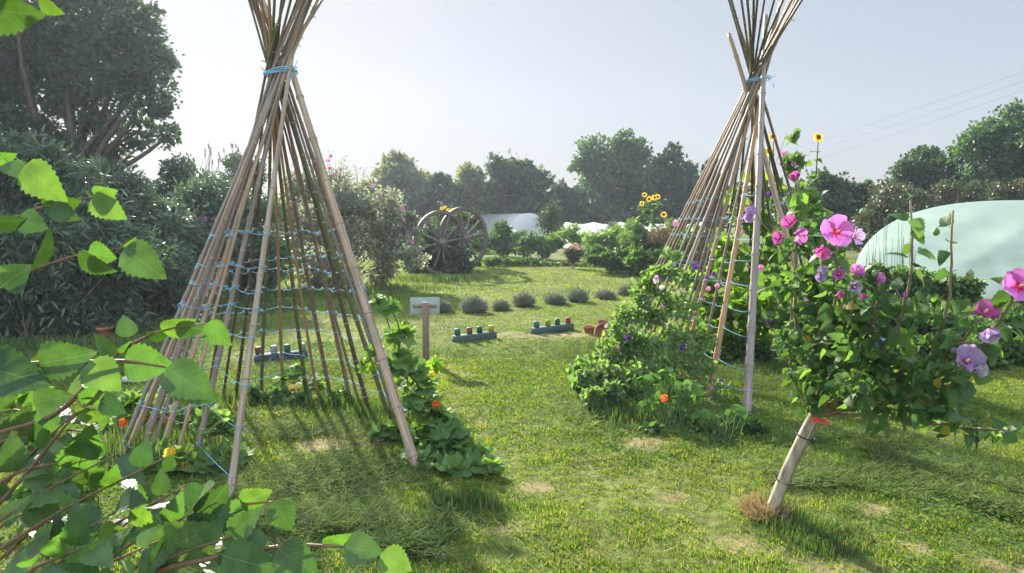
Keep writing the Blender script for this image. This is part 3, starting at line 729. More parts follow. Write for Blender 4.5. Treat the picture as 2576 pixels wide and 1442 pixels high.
def planter(label, pl, pr, depth_px, pegs, mat, hb=.10, ph=.085):
    a = G(*pl); b_ = G(*pr); c = (a + b_) / 2; v = b_ - a; L = np.linalg.norm(v[:2]); rz = math.atan2(v[1], v[0])
    t = thing('number_planter', label, 'garden ornament', (c[0], c[1], 0), 'painted beams with coloured pegs on the lawn')
    mb = MB(); mb.box((c[0], c[1], hb / 2 - .01), (L, .13, hb + .02), rz, bev=.01); mb.build('beam', M[mat], t)
    n = len(pegs)
    for i, k in enumerate(pegs):
        u = (i + .5) / n + (-.04 if i == 0 else .04 if i == n - 1 else 0); q = a + v * u
        mb = MB(); R = .037
        mb.lathe([(.001, hb), (R, hb + .001), (R, hb + ph * .93), (R * .92, hb + ph), (.001, hb + ph + .002)], (q[0], q[1], 0), 14)
        o = mb.build('peg', M['peg_' + k], t); o['label'] = k + ' painted peg'
    return t
planter('dark green beam with teal, brown, green and yellow pegs, right of the sign', (1142, 864), (1244, 852), 0, ['teal', 'brown', 'green', 'yellow'], 'beam')
planter('dark green beam with blue, lime, green and red pegs, middle of the lawn', (1341, 843), (1437, 830), 0, ['blue', 'lime', 'green', 'red'], 'beam')
planter('dark navy beam with grey and teal pegs, seen through the left teepee', (640, 915), (772, 903), 0, ['brown', 'grey', 'teal', 'grey'], 'beamblue')
def pot(name, label, c, R, H, lay=None, group=None):
    c = np.asarray(c, float); t = thing(name, label, 'flowerpot', c, group)
    mb = MB(); mb.lathe([(.001, 0), (R * .62, 0), (R * .70, H * .3), (R * .86, H * .75), (R, H * .77), (R, H), (R * .9, H), (R * .84, H * .76), (.001, H * .7)], (0, 0, 0), 18)
    V = mb.V[0].astype(float)
    if lay is not None:
        az, el = lay; ce, se = math.cos(el), math.sin(el)
        V = np.stack([V[:, 0], V[:, 1] * ce - V[:, 2] * se, V[:, 1] * se + V[:, 2] * ce], 1)
        V = np.stack([V[:, 0] * math.cos(az) - V[:, 1] * math.sin(az), V[:, 0] * math.sin(az) + V[:, 1] * math.cos(az), V[:, 2]], 1)
    V[:, 2] -= V[:, 2].min(); mb.V[0] = (V + c).astype(np.float32)
    mb.build('pot_wall', M['terra'], t)
    return t
pot('terracotta_pot', 'small terracotta pot upright on the lawn, nearest the middle green beam', G(1482, 842), .085, .12)
pot('terracotta_pot', 'terracotta pot tipped over beside another small pot left of the right teepee', G(1512, 838), .09, .14, (.4, .5))
pot('terracotta_pot', 'orange terracotta pot on its side showing its mouth, among leaves at the right teepee', G(1506, 868) + [0, 0, .10], .095, .14, (.2, 1.45))
pot('terracotta_pot', 'dark terracotta pot lying against the orange one at the right teepee', G(1533, 868) + [0, 0, .08], .085, .13, (-.9, 1.3))
pot('terracotta_pot', 'brown terracotta pot in deep shade under the big dark shrub on the left', G(265, 850), .11, .15)
mb = MB(); c = G(345, 960)
mb.lathe([(.001, 0), (.10, .0), (.13, .02), (.11, .045), (.05, .055), (.001, .056)], (0, 0, 0), 12); V = mb.V[0]; V[:, 0] *= 1.3 + .15 * np.sin(V[:, 1] * 30); V[:, 1] *= .8; mb.V[0] = V + c.astype(np.float32)
tag(mb.build('flat_stone', M['stone']), 'flat white stone on the shaded grass behind birch leaves', 'stone')

# lavender row
def lavender():
    t = thing('lavender_plant', 'x', 'lavender', (0, 0, 0), 'clipped lavender mounds in a row across the lawn')
    mb = MB(); n = 2600; u = unit(n); u[:, 2] = np.abs(u[:, 2]); rr = rng.uniform(.25, 1, n)[:, None] ** .5
    pos = u * rr * np.array([.19, .19, .17]) * .75; pos[:, 2] += .01
    dr = u * [1, 1, 1] + np.array([0, 0, .45]) + unit(n) * .25
    mb.scatter(T_BL4, pos, dr, unit(n), np.stack([np.full(n, .006), rng.uniform(.06, .13, n), np.full(n, .05)], 1)); mb.build('foliage', M['lav'], t)
    mb2 = MB(); n2 = 34; u2 = unit(n2); u2[:, 2] = np.abs(u2[:, 2]) + .5; u2 /= np.linalg.norm(u2, axis=1)[:, None]
    for q_ in u2:
        L_ = rng.uniform(.17, .27); mb2.tube([q_ * .08, q_ * L_ * .7, q_ * L_ + [0, 0, -.01]], [.0016, .0013, .0012], 3); mb2.lathe([(.001, 0), (.006, .01), (.005, .03), (.001, .04)], q_ * L_ - [0, 0, .02], 5)
    mb2.build('flower_stalks', M['deadstalk'], t)
    sb = MB()
    for k in range(14):
        e = u[k] * [.15, .15, .15]; sb.tube([(0, 0, -.02), e * .5, e], [.006, .004, .002], 4)
    sb.build('stem', M['brownstem'], t)
    return t
LAVS = [(1112, 786, 1.0, 'grey-green lavender mound half hidden behind the sign panel'), (1192, 786, 1.15, 'broad lavender mound with a weed in it, first to the right of the sign'),
        (1260, 780, .85, 'smallest lavender mound, above the left green beam'), (1318, 770, 1.0, 'upright lavender mound above the gap between the two green beams'), (1397, 763, 1.0, 'spiky lavender mound above the red peg of the middle beam'),
        (1454, 757, 1.12, 'tallest dark lavender mound in the row'), (1522, 750, 1.1, 'wide low dark lavender mound just left of the sweet peas'), (1574, 742, .95, 'lavender mound at the far end of the row, partly behind sweet peas')]
lv = lavender()
for k, (px, py, s, lab) in enumerate(LAVS):
    o = lv if k == 0 else copy_tree(lv)
    q = G(px, py); o.location = (q[0], q[1], float(ground_z(q[0], q[1]))); o.rotation_euler = (0, 0, k * 1.3); s *= .98; o.scale = (s * rng.uniform(.85, 1.2), s * rng.uniform(.85, 1.2), s * (.75 if k == 6 else rng.uniform(.85, 1.15))); o['label'] = lab

# ================================================================== WHEELS
def wheel(label, c, R, axis):
    t = thing('cart_wheel', label, 'wheel', (c[0], c[1], c[2] - R), 'old cart wheels half buried in weeds')
    ax = np.asarray(axis, float); ax /= np.linalg.norm(ax); e1 = np.cross([0, 0, 1.], ax); e1 /= np.linalg.norm(e1); e2 = np.cross(ax, e1)
    def put(mb, V): return (V[:, 0:1] * e1 + V[:, 1:2] * e2 + V[:, 2:3] * ax + c)
    mb = MB(); mb.lathe([(R - .105, -.05), (R - .012, -.055), (R - .012, .055), (R - .105, .05), (R - .105, -.05)], seg=64); mb.V[0] = put(mb, mb.V[0]).astype(np.float32); mb.build('rim', M['wheelwood'], t)
    mb = MB(); mb.lathe([(R - .013, -.06), (R, -.06), (R, .06), (R - .013, .06), (R - .013, -.06)], seg=64); mb.V[0] = put(mb, mb.V[0]).astype(np.float32); mb.build('tyre', M['iron'], t)
    for k in range(12):
        a = k * PI / 6 + .15; s = np.linspace(.1, R - .10, 6); mb = MB()
        mb.tube(np.stack([np.cos(a) * s, np.sin(a) * s, .05 - .05 * s / R], 1), [.034, .044, .04, .035, .034, .04], 8); mb.V[0] = put(mb, mb.V[0]).astype(np.float32); mb.build('spoke', M['wheelwood'], t)
    mb = MB(); mb.lathe([(.001, -.16), (.09, -.16), (.10, -.12), (.15, -.05), (.16, .0), (.15, .06), (.10, .14), (.085, .18), (.001, .18)], seg=20); mb.V[0] = put(mb, mb.V[0]).astype(np.float32); mb.build('hub', M['wheelwood'], t)
    return t
wc = P(1109, 612, 19.2); wr = .93; wc[2] = wr - .03
wheel('weathered wooden cart wheel, the nearer of the two, its spokes full of weeds', wc, wr, (.70, -.71, 0))
wc2 = wc + np.array([.60, .72, .12]); wheel('weathered wooden cart wheel standing behind and right of the nearer one', wc2, wr, (.70, -.71, 0))

# ================================================================== POLYTUNNELS
def tunnel(name, label, c, axis, L, hw, H, mat, nu=40, nv=30, sag=.02, endwall=True, group=None, wr=.0, open_end=False):
    c = np.asarray(c, float); ax = np.asarray(axis, float); ax /= np.linalg.norm(ax); sd = np.array([ax[1], -ax[0], 0])
    t = thing(name, label, 'polytunnel', c, group)
    th = np.linspace(0, PI, nu + 1); e = .78
    px = np.sign(np.cos(th)) * np.abs(np.cos(th)) ** e * hw; pz = np.abs(np.sin(th)) ** e * H
    s = np.linspace(0, L, nv + 1)
    hoop = np.abs(np.sin(s / 1.5 * PI))
    k = 1 - sag * hoop[:, None]
    V = c + (px[None, :] * k)[..., None] * sd + (pz[None, :] * k)[..., None] * np.array([0, 0, 1.]) + s[:, None, None] * ax
    i = np.arange(nu)[None, :] + np.arange(nv)[:, None] * (nu + 1)
    F = np.stack([i, i + 1, i + nu + 2, i + nu + 1], -1).reshape(-1)
    mb = MB(); mb.add(V.reshape(-1, 3), F, np.full(nu * nv, 4)); mb.build('cover', M[mat], t)
    ends = [(0, 1)] if not open_end else [(L, -1)]
    if endwall:
        for s0, sg_ in ends + ([(L, -1)] if not open_end else []):
            nr = 60; q = np.linspace(0, 1, nr + 1)
            W = []
            for j in q:
                x = px * j; z = pz * j
                f = wr * (.30 * np.sin(3.1 * x - 4.2 * z) + .55 * np.abs(np.sin(2.2 * x - 3.6 * z + .7 * np.sin(1.7 * x))) ** 3 + .25 * np.abs(np.sin(5 * x + 3 * z)) ** 4 + .2 * np.sin(9 * np.arctan2(z, x + .001))) * (1 - j ** 6) * np.minimum(1, z + .2)
                W.append(c + x[:, None] * sd + z[:, None] * np.array([0, 0, 1.]) + (s0 + (f - .02) * sg_ + (.018 if sg_ > 0 else -.018))[:, None] * ax)
            W = np.array(W); i = np.arange(nu)[None, :] + np.arange(nr)[:, None] * (nu + 1)
            F = np.stack([i, i + 1, i + nu + 2, i + nu + 1], -1).reshape(-1)
            mb = MB(); mb.add(W.reshape(-1, 3), F, np.full(nu * nr, 4)); mb.build('end_wall', M[mat], t)
    for s0 in np.arange(1.5, L - .2, 1.5):
        mb = MB(); mb.tube(c + px[:, None] * sd * .985 + pz[:, None] * np.array([0, 0, 1.]) * .985 + (s0 + .01) * ax, .018, 6); mb.build('hoop', M['iron'], t)
    return t
tc_ = G(2520, 757); tc_[2] = 0; tc_ = P(2505, 757, 13.0); tc_[2] = 0
tc_ = P(2535, 757, 13.0); tc_[2] = 0
tunnel('green_polytunnel', 'large pale mint polytunnel with a wrinkled end wall on the right', tc_, (.62, 1, 0), 14, 2.75, 1.95, 'poly', 120, 50, .012, wr=.16)
q = P(1330, 560, 44); q[2] = 0
tunnel('white_polytunnel', 'short white polytunnel with a rounded end, left of the trimmed rounded bush', q, (-.55, .85, 0), 8.5, 1.5, 1.95, 'polyw', 24, 24, .02, endwall=True)
q = P(1425, 560, 36); q[2] = 0
tunnel('low_polytunnel', 'long low white polytunnel behind the sunflowers', q, (1, .12, 0), 7.5, 1.0, 1.42, 'polyw', 20, 30, .09)

# overhead cables
for k, lab in enumerate(['lowest of three thin overhead cables crossing the upper right sky', 'middle of three thin overhead cables crossing the upper right sky', 'topmost of three thin overhead cables crossing the upper right sky']):
    a = P(1700, 505 - k * 22, 75); b_ = P(2900, 115 - k * 24, 30); s = np.linspace(0, 1, 24)[:, None]
    pts = a + (b_ - a) * s; pts[:, 2] -= .35 * np.sin(PI * s[:, 0])
    mb = MB(); mb.tube(pts, .006, 4); tag(mb.build('overhead_cable', M['cable']), lab, 'cable', 'overhead cables')
# ================================================================== TREES
T_Q4 = pack([(0, 0, 0), (.36, .5, .09), (0, 1, 0), (-.36, .5, .09)], [[0, 1, 2], [0, 2, 3]])
TREEG = 'trees along the far edge of the garden'
def ftree(name, label, L, d, n, mat, size, bpx=None, group=TREEG, tr=.18, dj=.6, **kw):
    lm = lumps_px(L, d, dj); b_ = P(bpx or np.mean([l[0] for l in L]), 580, d); b_[2] = 0
    return tree(name, label, 'tree', lm, b_, n, T_Q4, size, mat, tr, group, **{'cr': .13, **kw})
OAK = [(100, 60, 140), (250, 40, 120), (325, 90, 85), (365, 175, 75), (385, 255, 58), (300, 230, 95), (200, 200, 120), (80, 200, 130), (0, 120, 140), (425, 335, 38), (352, 330, 52), (250, 335, 62), (130, 320, 75), (20, 330, 85),
       (-120, 100, 150), (-120, 280, 130), (330, -50, 60), (200, -90, 120), (50, -110, 140), (372, 45, 42), (300, 395, 38), (395, 130, 38)]
ftree('oak_tree', 'tall dark tree filling the top left corner, sky showing through its crown', OAK + [(60, 395, 70), (180, 385, 55), (-40, 420, 80), (265, 385, 40)], 25, 60000, 'oak', .16, 190, 'tall trees on the left', .3, .5, clump=12, cr=.12, sub=11, shell=.35)
ftree('small_tree', 'thin branched low tree against the sky just right of the tall left tree', [(455, 430, 40), (430, 470, 45), (490, 465, 40), (400, 500, 50)], 21, 3500, 'oak', .12, 450, 'tall trees on the left', .09, cr=.25)
ftree('small_tree', 'dark tree top showing behind the left poles of the left teepee', [(590, 425, 34), (640, 440, 36), (610, 475, 50), (560, 490, 40)], 24, 3500, 'oak', .13, 610, 'tall trees on the left', .1, cr=.25)
ftree('round_tree', 'pale round topped tree with its bare branches showing, farthest left of the far trees', [(1010, 425, 44), (965, 455, 42), (1055, 455, 42), (1010, 475, 62), (940, 490, 38), (1075, 490, 34)], 52, 9000, 'far_pale', .34, 1010, clump=8)
ftree('dark_tree', 'dark leafy tree between the pale round tree and the wide pale thicket', [(1115, 470, 36), (1090, 510, 42), (1140, 515, 42), (1040, 530, 50), (990, 540, 45), (1120, 560, 45)], 48, 7000, 'far_dark', .32, 1115)
ftree('pale_tree', 'pale loose leaved tree above the cart wheels', [(1185, 445, 42), (1155, 490, 46), (1215, 500, 50), (1180, 545, 50), (1230, 550, 40)], 49, 7500, 'far_pale', .30, 1185)
tt = ftree('twiggy_tree', 'tall dark twiggy tree above the short white polytunnel', [(1262, 425, 44), (1310, 440, 48), (1350, 455, 34), (1285, 490, 58), (1345, 510, 48), (1300, 545, 50), (1240, 490, 30)], 47, 10000, 'far_dark', .30, 1295)
sb = MB(); fb = MB()
for k in range(46):
    px = rng.uniform(1225, 1372); py = 395 + abs(px - 1290) * .42 + rng.uniform(-6, 22)
    a = P(px * .9 + 129, py + 60, 47); b_ = P(px, py - 8, 47); p, r = limb(a, b_, .035, .012, .05, 5); sb.tube(p, r, 4, cap=False)
    u = rng.uniform(.25, 1, 16); pos = a + (b_ - a) * u[:, None] + rng.normal(size=(16, 3)) * .13; fb.scatter(T_Q4, pos, unit(16), unit(16), rng.uniform(.15, .3, 16))
sb.build('twigs', M['bark'], tt); fb.build('twig_leaves', M['far_pale'], tt)
ftree('dark_tree', 'low dark tree behind the small rounded bush', [(1410, 480, 32), (1440, 500, 36), (1390, 520, 40), (1435, 545, 42)], 50, 4500, 'far_dark', .30, 1415)
ftree('spreading_tree', 'large spreading tree in the middle of the far trees, tiers of feathery leaves', [(1492, 375, 36), (1562, 368, 38), (1602, 395, 36), (1545, 415, 52), (1482, 415, 36), (1452, 418, 18), (1618, 455, 46), (1560, 480, 62), (1500, 490, 46), (1610, 520, 56), (1520, 545, 52), (1470, 530, 38)], 50, 15000, 'far_mid', .30, 1560, tr=.3, clump=12, cr=.22)
ftree('dark_tree', 'dark round headed tree right of the large spreading tree', [(1682, 405, 34), (1700, 445, 44), (1660, 460, 36), (1690, 500, 54), (1735, 490, 40), (1650, 540, 44), (1730, 545, 44)], 47, 9000, 'far_dark', .30, 1690)
ftree('conifer_tree', 'pointed dark conifer top just left of the right teepee poles', [(1785, 420, 18), (1782, 450, 30), (1790, 490, 42), (1830, 500, 50), (1880, 510, 50), (1780, 540, 44), (1950, 510, 46)], 44, 7000, 'far_dark', .28, 1800)
ftree('dark_tree', 'dark tree behind the lone sunflower, between right teepee and polytunnel', [(2060, 480, 46), (2115, 475, 46), (2160, 490, 34), (2180, 478, 16), (2100, 530, 56), (2160, 545, 44), (2020, 520, 50)], 27, 8000, 'far_dark', .17, 2110, 'trees on the right')
ftree('bushy_tree', 'rounded tree just left of the tallest tree at the right edge', [(2335, 395, 42), (2290, 440, 44), (2370, 430, 50), (2260, 490, 42), (2330, 480, 56), (2240, 530, 36), (2390, 490, 50)], 31, 11000, 'far_dark', .17, 2330, 'trees on the right')
ftree('tall_tree', 'tallest tree at the right edge, rising behind the mint polytunnel', [(2530, 300, 46), (2480, 335, 50), (2570, 340, 70), (2435, 395, 48), (2500, 405, 70), (2590, 420, 80), (2450, 460, 60), (2540, 480, 70), (2650, 360, 100)], 29, 17000, 'far_mid', .17, 2520, 'trees on the right', .28)
# hedge behind the big polytunnel
shrub('red_tipped_shrub', 'reddish leaved shrub behind the left end of the mint polytunnel', 'shrub', lumps_px([(2230, 500, 40), (2290, 505, 42), (2190, 550, 40), (2240, 570, 44), (2150, 600, 40), (2200, 620, 40)], 21), G(2220, 670), 6000, T_Q4, .10, 'red_leaf', 'shrubs behind the polytunnel')
shrub('red_tipped_shrub', 'reddish leaved shrub showing above the flat top of the mint polytunnel', 'shrub', lumps_px([(2370, 492, 32), (2440, 488, 32), (2510, 486, 30), (2580, 480, 40), (2320, 510, 34)], 23), G(2440, 665), 5000, T_Q4, .10, 'red_leaf', 'shrubs behind the polytunnel')
# ================================================================== LEFT SHRUBS
SH = 'big shrubs along the left edge of the lawn'
def flowers_on(t, lumps, n, R, mat, petals=5, face=None, sc=.95, centre=None, zmin=.3, upb=.3, cup=.25):
    for k in range(n):
        c, r = lumps[rng.integers(len(lumps))]
        u = unit(1)[0]; u[1] = -abs(u[1]); u[2] += upb; u /= np.linalg.norm(u)
        q = c + u * r * sc
        if q[2] < zmin: continue
        flower(t, q, (face if face is not None else u) + rng.normal(size=3) * .3, R * rng.uniform(.8, 1.15), mat, petals, cup, centre=centre)
bl = lumps_px([(60, 480, 105), (190, 500, 100), (100, 610, 125), (250, 610, 115), (100, 735, 120), (235, 740, 105), (-80, 560, 150), (-60, 730, 140), (30, 405, 60), (130, 420, 60), (-40, 420, 90), (20, 830, 90), (180, 830, 90), (310, 800, 70)], 9.3)
shrub('buddleia_shrub', 'largest dark narrow leaved shrub at the left edge behind the birch leaves', 'shrub', bl, G(90, 850), 34000, T_LANCE, .13, 'buddleia', SH, 12, .007, clump=7, cr=.2, droop=.2)
bl = lumps_px([(310, 470, 66), (330, 540, 90), (390, 560, 90), (350, 640, 100), (400, 680, 90), (340, 740, 80), (430, 740, 60), (270, 440, 40), (300, 790, 60), (420, 770, 50)], 11)
tb_ = shrub('buddleia_shrub', 'dark narrow leaved shrub beneath the gap of bright sky on the left', 'shrub', bl, G(360, 810), 24000, T_LANCE, .13, 'buddleia', SH, 10, .008, clump=7, cr=.2, droop=.2)
flowers_on(tb_, bl, 4, .04, 'mpink', zmin=.8)
bl = lumps_px([(480, 520, 60), (540, 530, 70), (600, 545, 70), (500, 600, 85), (570, 620, 85), (640, 620, 80), (520, 690, 70), (610, 690, 60), (470, 660, 60), (660, 680, 50), (660, 540, 50)], 13)
tb_ = shrub('buddleia_shrub', 'green narrow leaved shrub seen through the left side of the left teepee', 'shrub', bl, G(560, 760), 24000, T_LANCE, .13, 'buddleia', SH, 10, .009, clump=7, cr=.2, droop=.1)
flowers_on(tb_, bl, 8, .045, 'mpink', zmin=.8)
sk = MB()
for k in range(34):
    px = rng.uniform(500, 640); a = P(px, 470, 14); b_ = P(px + rng.uniform(-22, 22), rng.uniform(370, 420), 14); p, r = limb(a, b_, .006, .003, .06, 6); sk.tube(p, r, 4)
    if rng.random() < .5: sk.lathe([(.001, 0), (.012, .03), (.012, .09), (.001, .12)], b_, 6)
tag(sk.build('dead_stalks', M['deadstalk']), 'thin dead flower stalks sticking up above the left shrubs against bright sky', 'dead stalks')
ml = lumps_px([(760, 470, 46), (830, 465, 50), (890, 510, 62), (950, 520, 54), (1000, 570, 44), (700, 540, 66), (800, 570, 85), (900, 600, 85), (985, 640, 52), (720, 640, 76), (850, 670, 66), (950, 685, 42), (1030, 560, 26), (790, 690, 50), (1030, 640, 30, -1), (1052, 655, 28, -.5), (1042, 600, 22, -.5)], 15.5)
mt = shrub('mallow_shrub', 'wide grey-green mallow shrub dotted with pink flowers left of the cart wheels', 'shrub', ml, G(850, 728), 24000, T_OV, .075, 'mallow', SH, 14, .015, clump=9, cr=.18)
flowers_on(mt, ml, 24, .042, 'mpink', upb=.1)
sb = MB(); fb = MB()
for k in range(60):
    px = rng.uniform(740, 1010); top = np.interp(px, [740, 800, 850, 900, 950, 1010], [400, 385, 385, 400, 450, 490]) + rng.uniform(-8, 45)
    a = P(px - 5, top + 95, 15.4); b_ = P(px + rng.uniform(-14, 14), top, 15.4); p, r = limb(a, b_, .008, .003, .1, 7); sb.tube(p, r, 4, cap=False)
    n = 14; u = rng.uniform(.1, 1, n); pos = a + (b_ - a) * u[:, None] + rng.normal(size=(n, 3)) * .05; fb.scatter(T_OV, pos, unit(n) + [0, 0, .4], unit(n), rng.uniform(.04, .08, n))
    if k % 4 == 0: flower(mt, b_ - [0, .05, .1], (0.2, -1, .2), .048, 'mpink', 5, centre=None)
sb.build('shoots', M['brownstem'], mt); fb.build('shoot_leaves', M['mallow'], mt)
# grass skirt beneath the shrubs
lg = MB()
def longgrass(px, py, rx, ry, n, h, w=.008, jit=.35):
    c = G(px, py); q = rng.normal(size=(n, 2)) * .5; x = c[0] + q[:, 0] * rx; y = c[1] + q[:, 1] * ry
    a = rng.uniform(0, 2 * PI, n); le = rng.uniform(.1, .9, n); d = np.stack([np.cos(a) * le, np.sin(a) * le, np.ones(n)], 1)
    nn = np.stack([-np.cos(a), -np.sin(a), le], 1); s = h * rng.uniform(.45, 1.2, n) * np.exp(-.35 * (q ** 2).sum(1))
    lg.scatter(T_BL4, np.stack([x, y, ground_z(x, y) - .01], 1), d, nn, np.stack([w * rng.uniform(.6, 1.3, n), s, s * .8], 1))
for a in [(1090, 705, 1.3, .8, 1600, .16, .014), (960, 728, 2.2, .6, 1800, .13, .012), (760, 745, 2.5, .7, 1800, .14, .012), (560, 780, 2.2, .7, 1800, .16, .012), (400, 830, 1.6, .7, 1500, .16, .010), (150, 880, 2.4, .7, 1800, .15, .010), (600, 730, .5, .3, 500, .7, .014),
          (720, 1000, .6, .22, 500, .10), (860, 1015, .55, .2, 600, .11), (960, 1040, .35, .2, 500, .11), (1005, 1070, .22, .22, 400, .12), (600, 1010, .4, .25, 400, .10), (470, 1050, .4, .4, 700, .18), (370, 1150, .45, .3, 900, .2),
          (1180, 1270, .28, .16, 600, .08), (1500, 985, .35, .7, 500, .16), (1580, 1050, .4, .35, 450, .13), (1520, 900, .4, .8, 500, .18),
          (1960, 1290, .16, .12, 500, .10, .005), (2030, 1330, .3, .16, 1300, .07, .005), (2080, 1370, .25, .12, 800, .06, .005), (1215, 640, 1.0, .5, 500, .25, .03)]: longgrass(*a)
tag(lg.build('long_grass', M['longgrass']), 'uncut long grass round the teepee feet and below the shrubs', 'long grass', kind='stuff')
dg = MB(); c = G(1922, 1296)
n = 900; a = rng.uniform(0, 2 * PI, n); rr = rng.uniform(.01, .11, n); pos = np.stack([c[0] + np.cos(a) * rr, c[1] + np.sin(a) * rr, .005 + rng.uniform(0, .05, n) * (1 - rr / .13)], 1)
aa = a + rng.normal(size=n) * 1.2; dg.scatter(T_BL4, pos, np.stack([np.cos(aa), np.sin(aa), rng.uniform(-.1, .9, n)], 1), unit(n) + [0, 0, 1], np.stack([np.full(n, .0035), rng.uniform(.04, .10, n), np.full(n, .05)], 1))
tag(dg.build('dry_grass_tuft', M['straw']), 'tuft of dry straw coloured grass around the foot of the hibiscus trunk', 'dry grass')

# ================================================================== FAR BEDS AND SHRUBS
shrub('wheel_weeds', 'dark green weedy bush growing through the two cart wheels', 'shrub', lumps_px([(1105, 605, 46, .35), (1085, 640, 46, .2), (1140, 650, 42, .3), (1115, 672, 44, .1), (1060, 665, 40, .2), (1165, 680, 24, .2), (1150, 600, 34, .8), (1085, 590, 30, .4), (1125, 630, 50, .3), (1080, 680, 30, -.3), (1066, 630, 34, -.4), (1085, 605, 26, -.1), (1095, 655, 30, -.05)], 19.6), G(1110, 690), 12000, T_OV, .10, 'far_dark')
yt = shrub('yellow_flower_plant', 'leafy plant with yellow daisy flowers showing above the cart wheels', 'plant', lumps_px([(1130, 560, 30), (1165, 555, 26), (1190, 570, 26), (1110, 555, 24), (1200, 610, 26)], 22.5), G(1150, 665), 2200, T_OV, .12, 'bed')
for px, py in [(1112, 524), (1128, 528), (1140, 528), (1118, 521), (1187, 541), (1203, 544), (1207, 547)]: flower(yt, P(px, py, 22.2), (0, -.8, .7), .09, 'yelf', 10, .1, tpl=T_PETR, centre='disc', cr=.25)
shrub('dark_shrub', 'dark rounded leafy shrub in front of the short white polytunnel', 'shrub', lumps_px([(1265, 600, 34), (1300, 612, 28), (1230, 612, 26), (1265, 575, 18)], 28), G(1268, 645), 3000, T_OV, .14, 'bed_dark')
shrub('trimmed_bush', 'small dense bush trimmed to a rounded cone left of the long white polytunnel', 'bush', lumps_px([(1388, 575, 33, 0), (1388, 552, 30, 0), (1388, 532, 22, 0), (1388, 516, 11, 0)], 31), G(1388, 636), 5000, T_Q4, .075, 'cone', stems=3, sr=.03, shell=.6)
hd = lumps_px([(1205 + k * 24, 658 + k * 1.6, 13) for k in range(12)], 22.4)
shrub('low_hedge', 'low leafy border strip between the two lawns, right of the cart wheels', 'low hedge', hd, G(1330, 672), 5500, T_OV, .075, 'bed', stems=12, sr=.006)
shrub('leafy_plant', 'bright green leafy plant between trimmed bush and low border strip', 'plant', lumps_px([(1370, 622, 24), (1345, 610, 24), (1400, 612, 22), (1320, 620, 20)], 26), G(1370, 655), 2200, T_OV, .12, 'bed')
sp = shrub('salmon_flower_plant', 'small bush with salmon pink blooms at the right end of the low border', 'plant', lumps_px([(1442, 640, 18), (1432, 632, 12), (1455, 634, 12)], 21.5), G(1442, 676), 700, T_OV, .09, 'red_leaf')
for px, py in [(1436, 622), (1447, 617), (1452, 625)]: flower(sp, P(px, py, 21.2), (0.1, -1, .4), .08, 'salm', 6, .4, centre=None)
BEDG = 'plants in the long bed left of the right teepee'
def bedshrub(name, label, L, d, base, n, mat='bed', size=.11, tpl=None, **kw): return shrub(name, label, 'plant', lumps_px(L, d), G(*base), n, tpl or T_OV, size, mat, BEDG, **kw)
bedshrub('climbing_frame_plant', 'thin climbing plants in front of the left end of the long white polytunnel', [(1425, 590, 20), (1445, 600, 22), (1470, 600, 20), (1440, 575, 14)], 25, (1440, 655), 1500, 'pea', .09)
bedshrub('bed_plant', 'dark leafy plant at the front corner of the long bed', [(1505, 640, 24), (1540, 650, 26), (1570, 655, 24)], 20, (1530, 685), 2200, 'bed_dark')
bedshrub('bed_plant', 'green leafy plant at the edge of the long bed, nearest the right teepee', [(1600, 655, 26), (1640, 665, 28), (1675, 650, 30)], 18, (1630, 700), 2500, 'bed')
bedshrub('bed_plant', 'tall pale green plants in the middle of the long bed', [(1490, 610, 24), (1530, 605, 28), (1560, 590, 24), (1580, 620, 30)], 22, (1535, 670), 3000, 'pea', .10)
bedshrub('bed_plant', 'tall thin leafy stems rising beside the brownish plumes in the long bed', [(1590, 570, 18), (1575, 600, 22), (1700, 575, 20), (1690, 620, 26), (1715, 600, 24)], 19, (1690, 680), 2600, 'sunleaf', .10, T_LANCE)
bedshrub('bed_plant', 'low mixed leafy plants filling the front edge of the long bed', [(1490 + k * 22, 650 + k * 3.4, 15 + (k % 3) * 3) for k in range(10)], 19.2, (1590, 690), 4500, 'bed', .085)
bedshrub('bed_plant', 'pale grassy tufts at the far left end of the long bed', [(1462, 630, 16), (1480, 640, 18), (1510, 590, 16), (1545, 575, 16)], 23, (1480, 660), 1600, 'lav', .12, T_LANCE)
bedshrub('plume_plant', 'brownish feathery plant below the group of sunflowers', [(1650, 595, 22), (1675, 590, 20), (1690, 605, 20)], 18.5, (1665, 695), 1800, 'straw', .09, T_LANCE)
bedshrub('bed_plant', 'leafy green plants under the group of sunflowers', [(1610, 610, 30), (1640, 620, 28), (1600, 580, 24)], 19.5, (1620, 690), 2600, 'sunleaf', .12)
bedshrub('bed_plant', 'bushy plants behind the lower left poles of the right teepee', [(1720, 620, 36), (1760, 610, 40), (1710, 660, 36), (1770, 660, 40), (1820, 640, 40)], 17, (1750, 710), 3500, 'bed', .11)
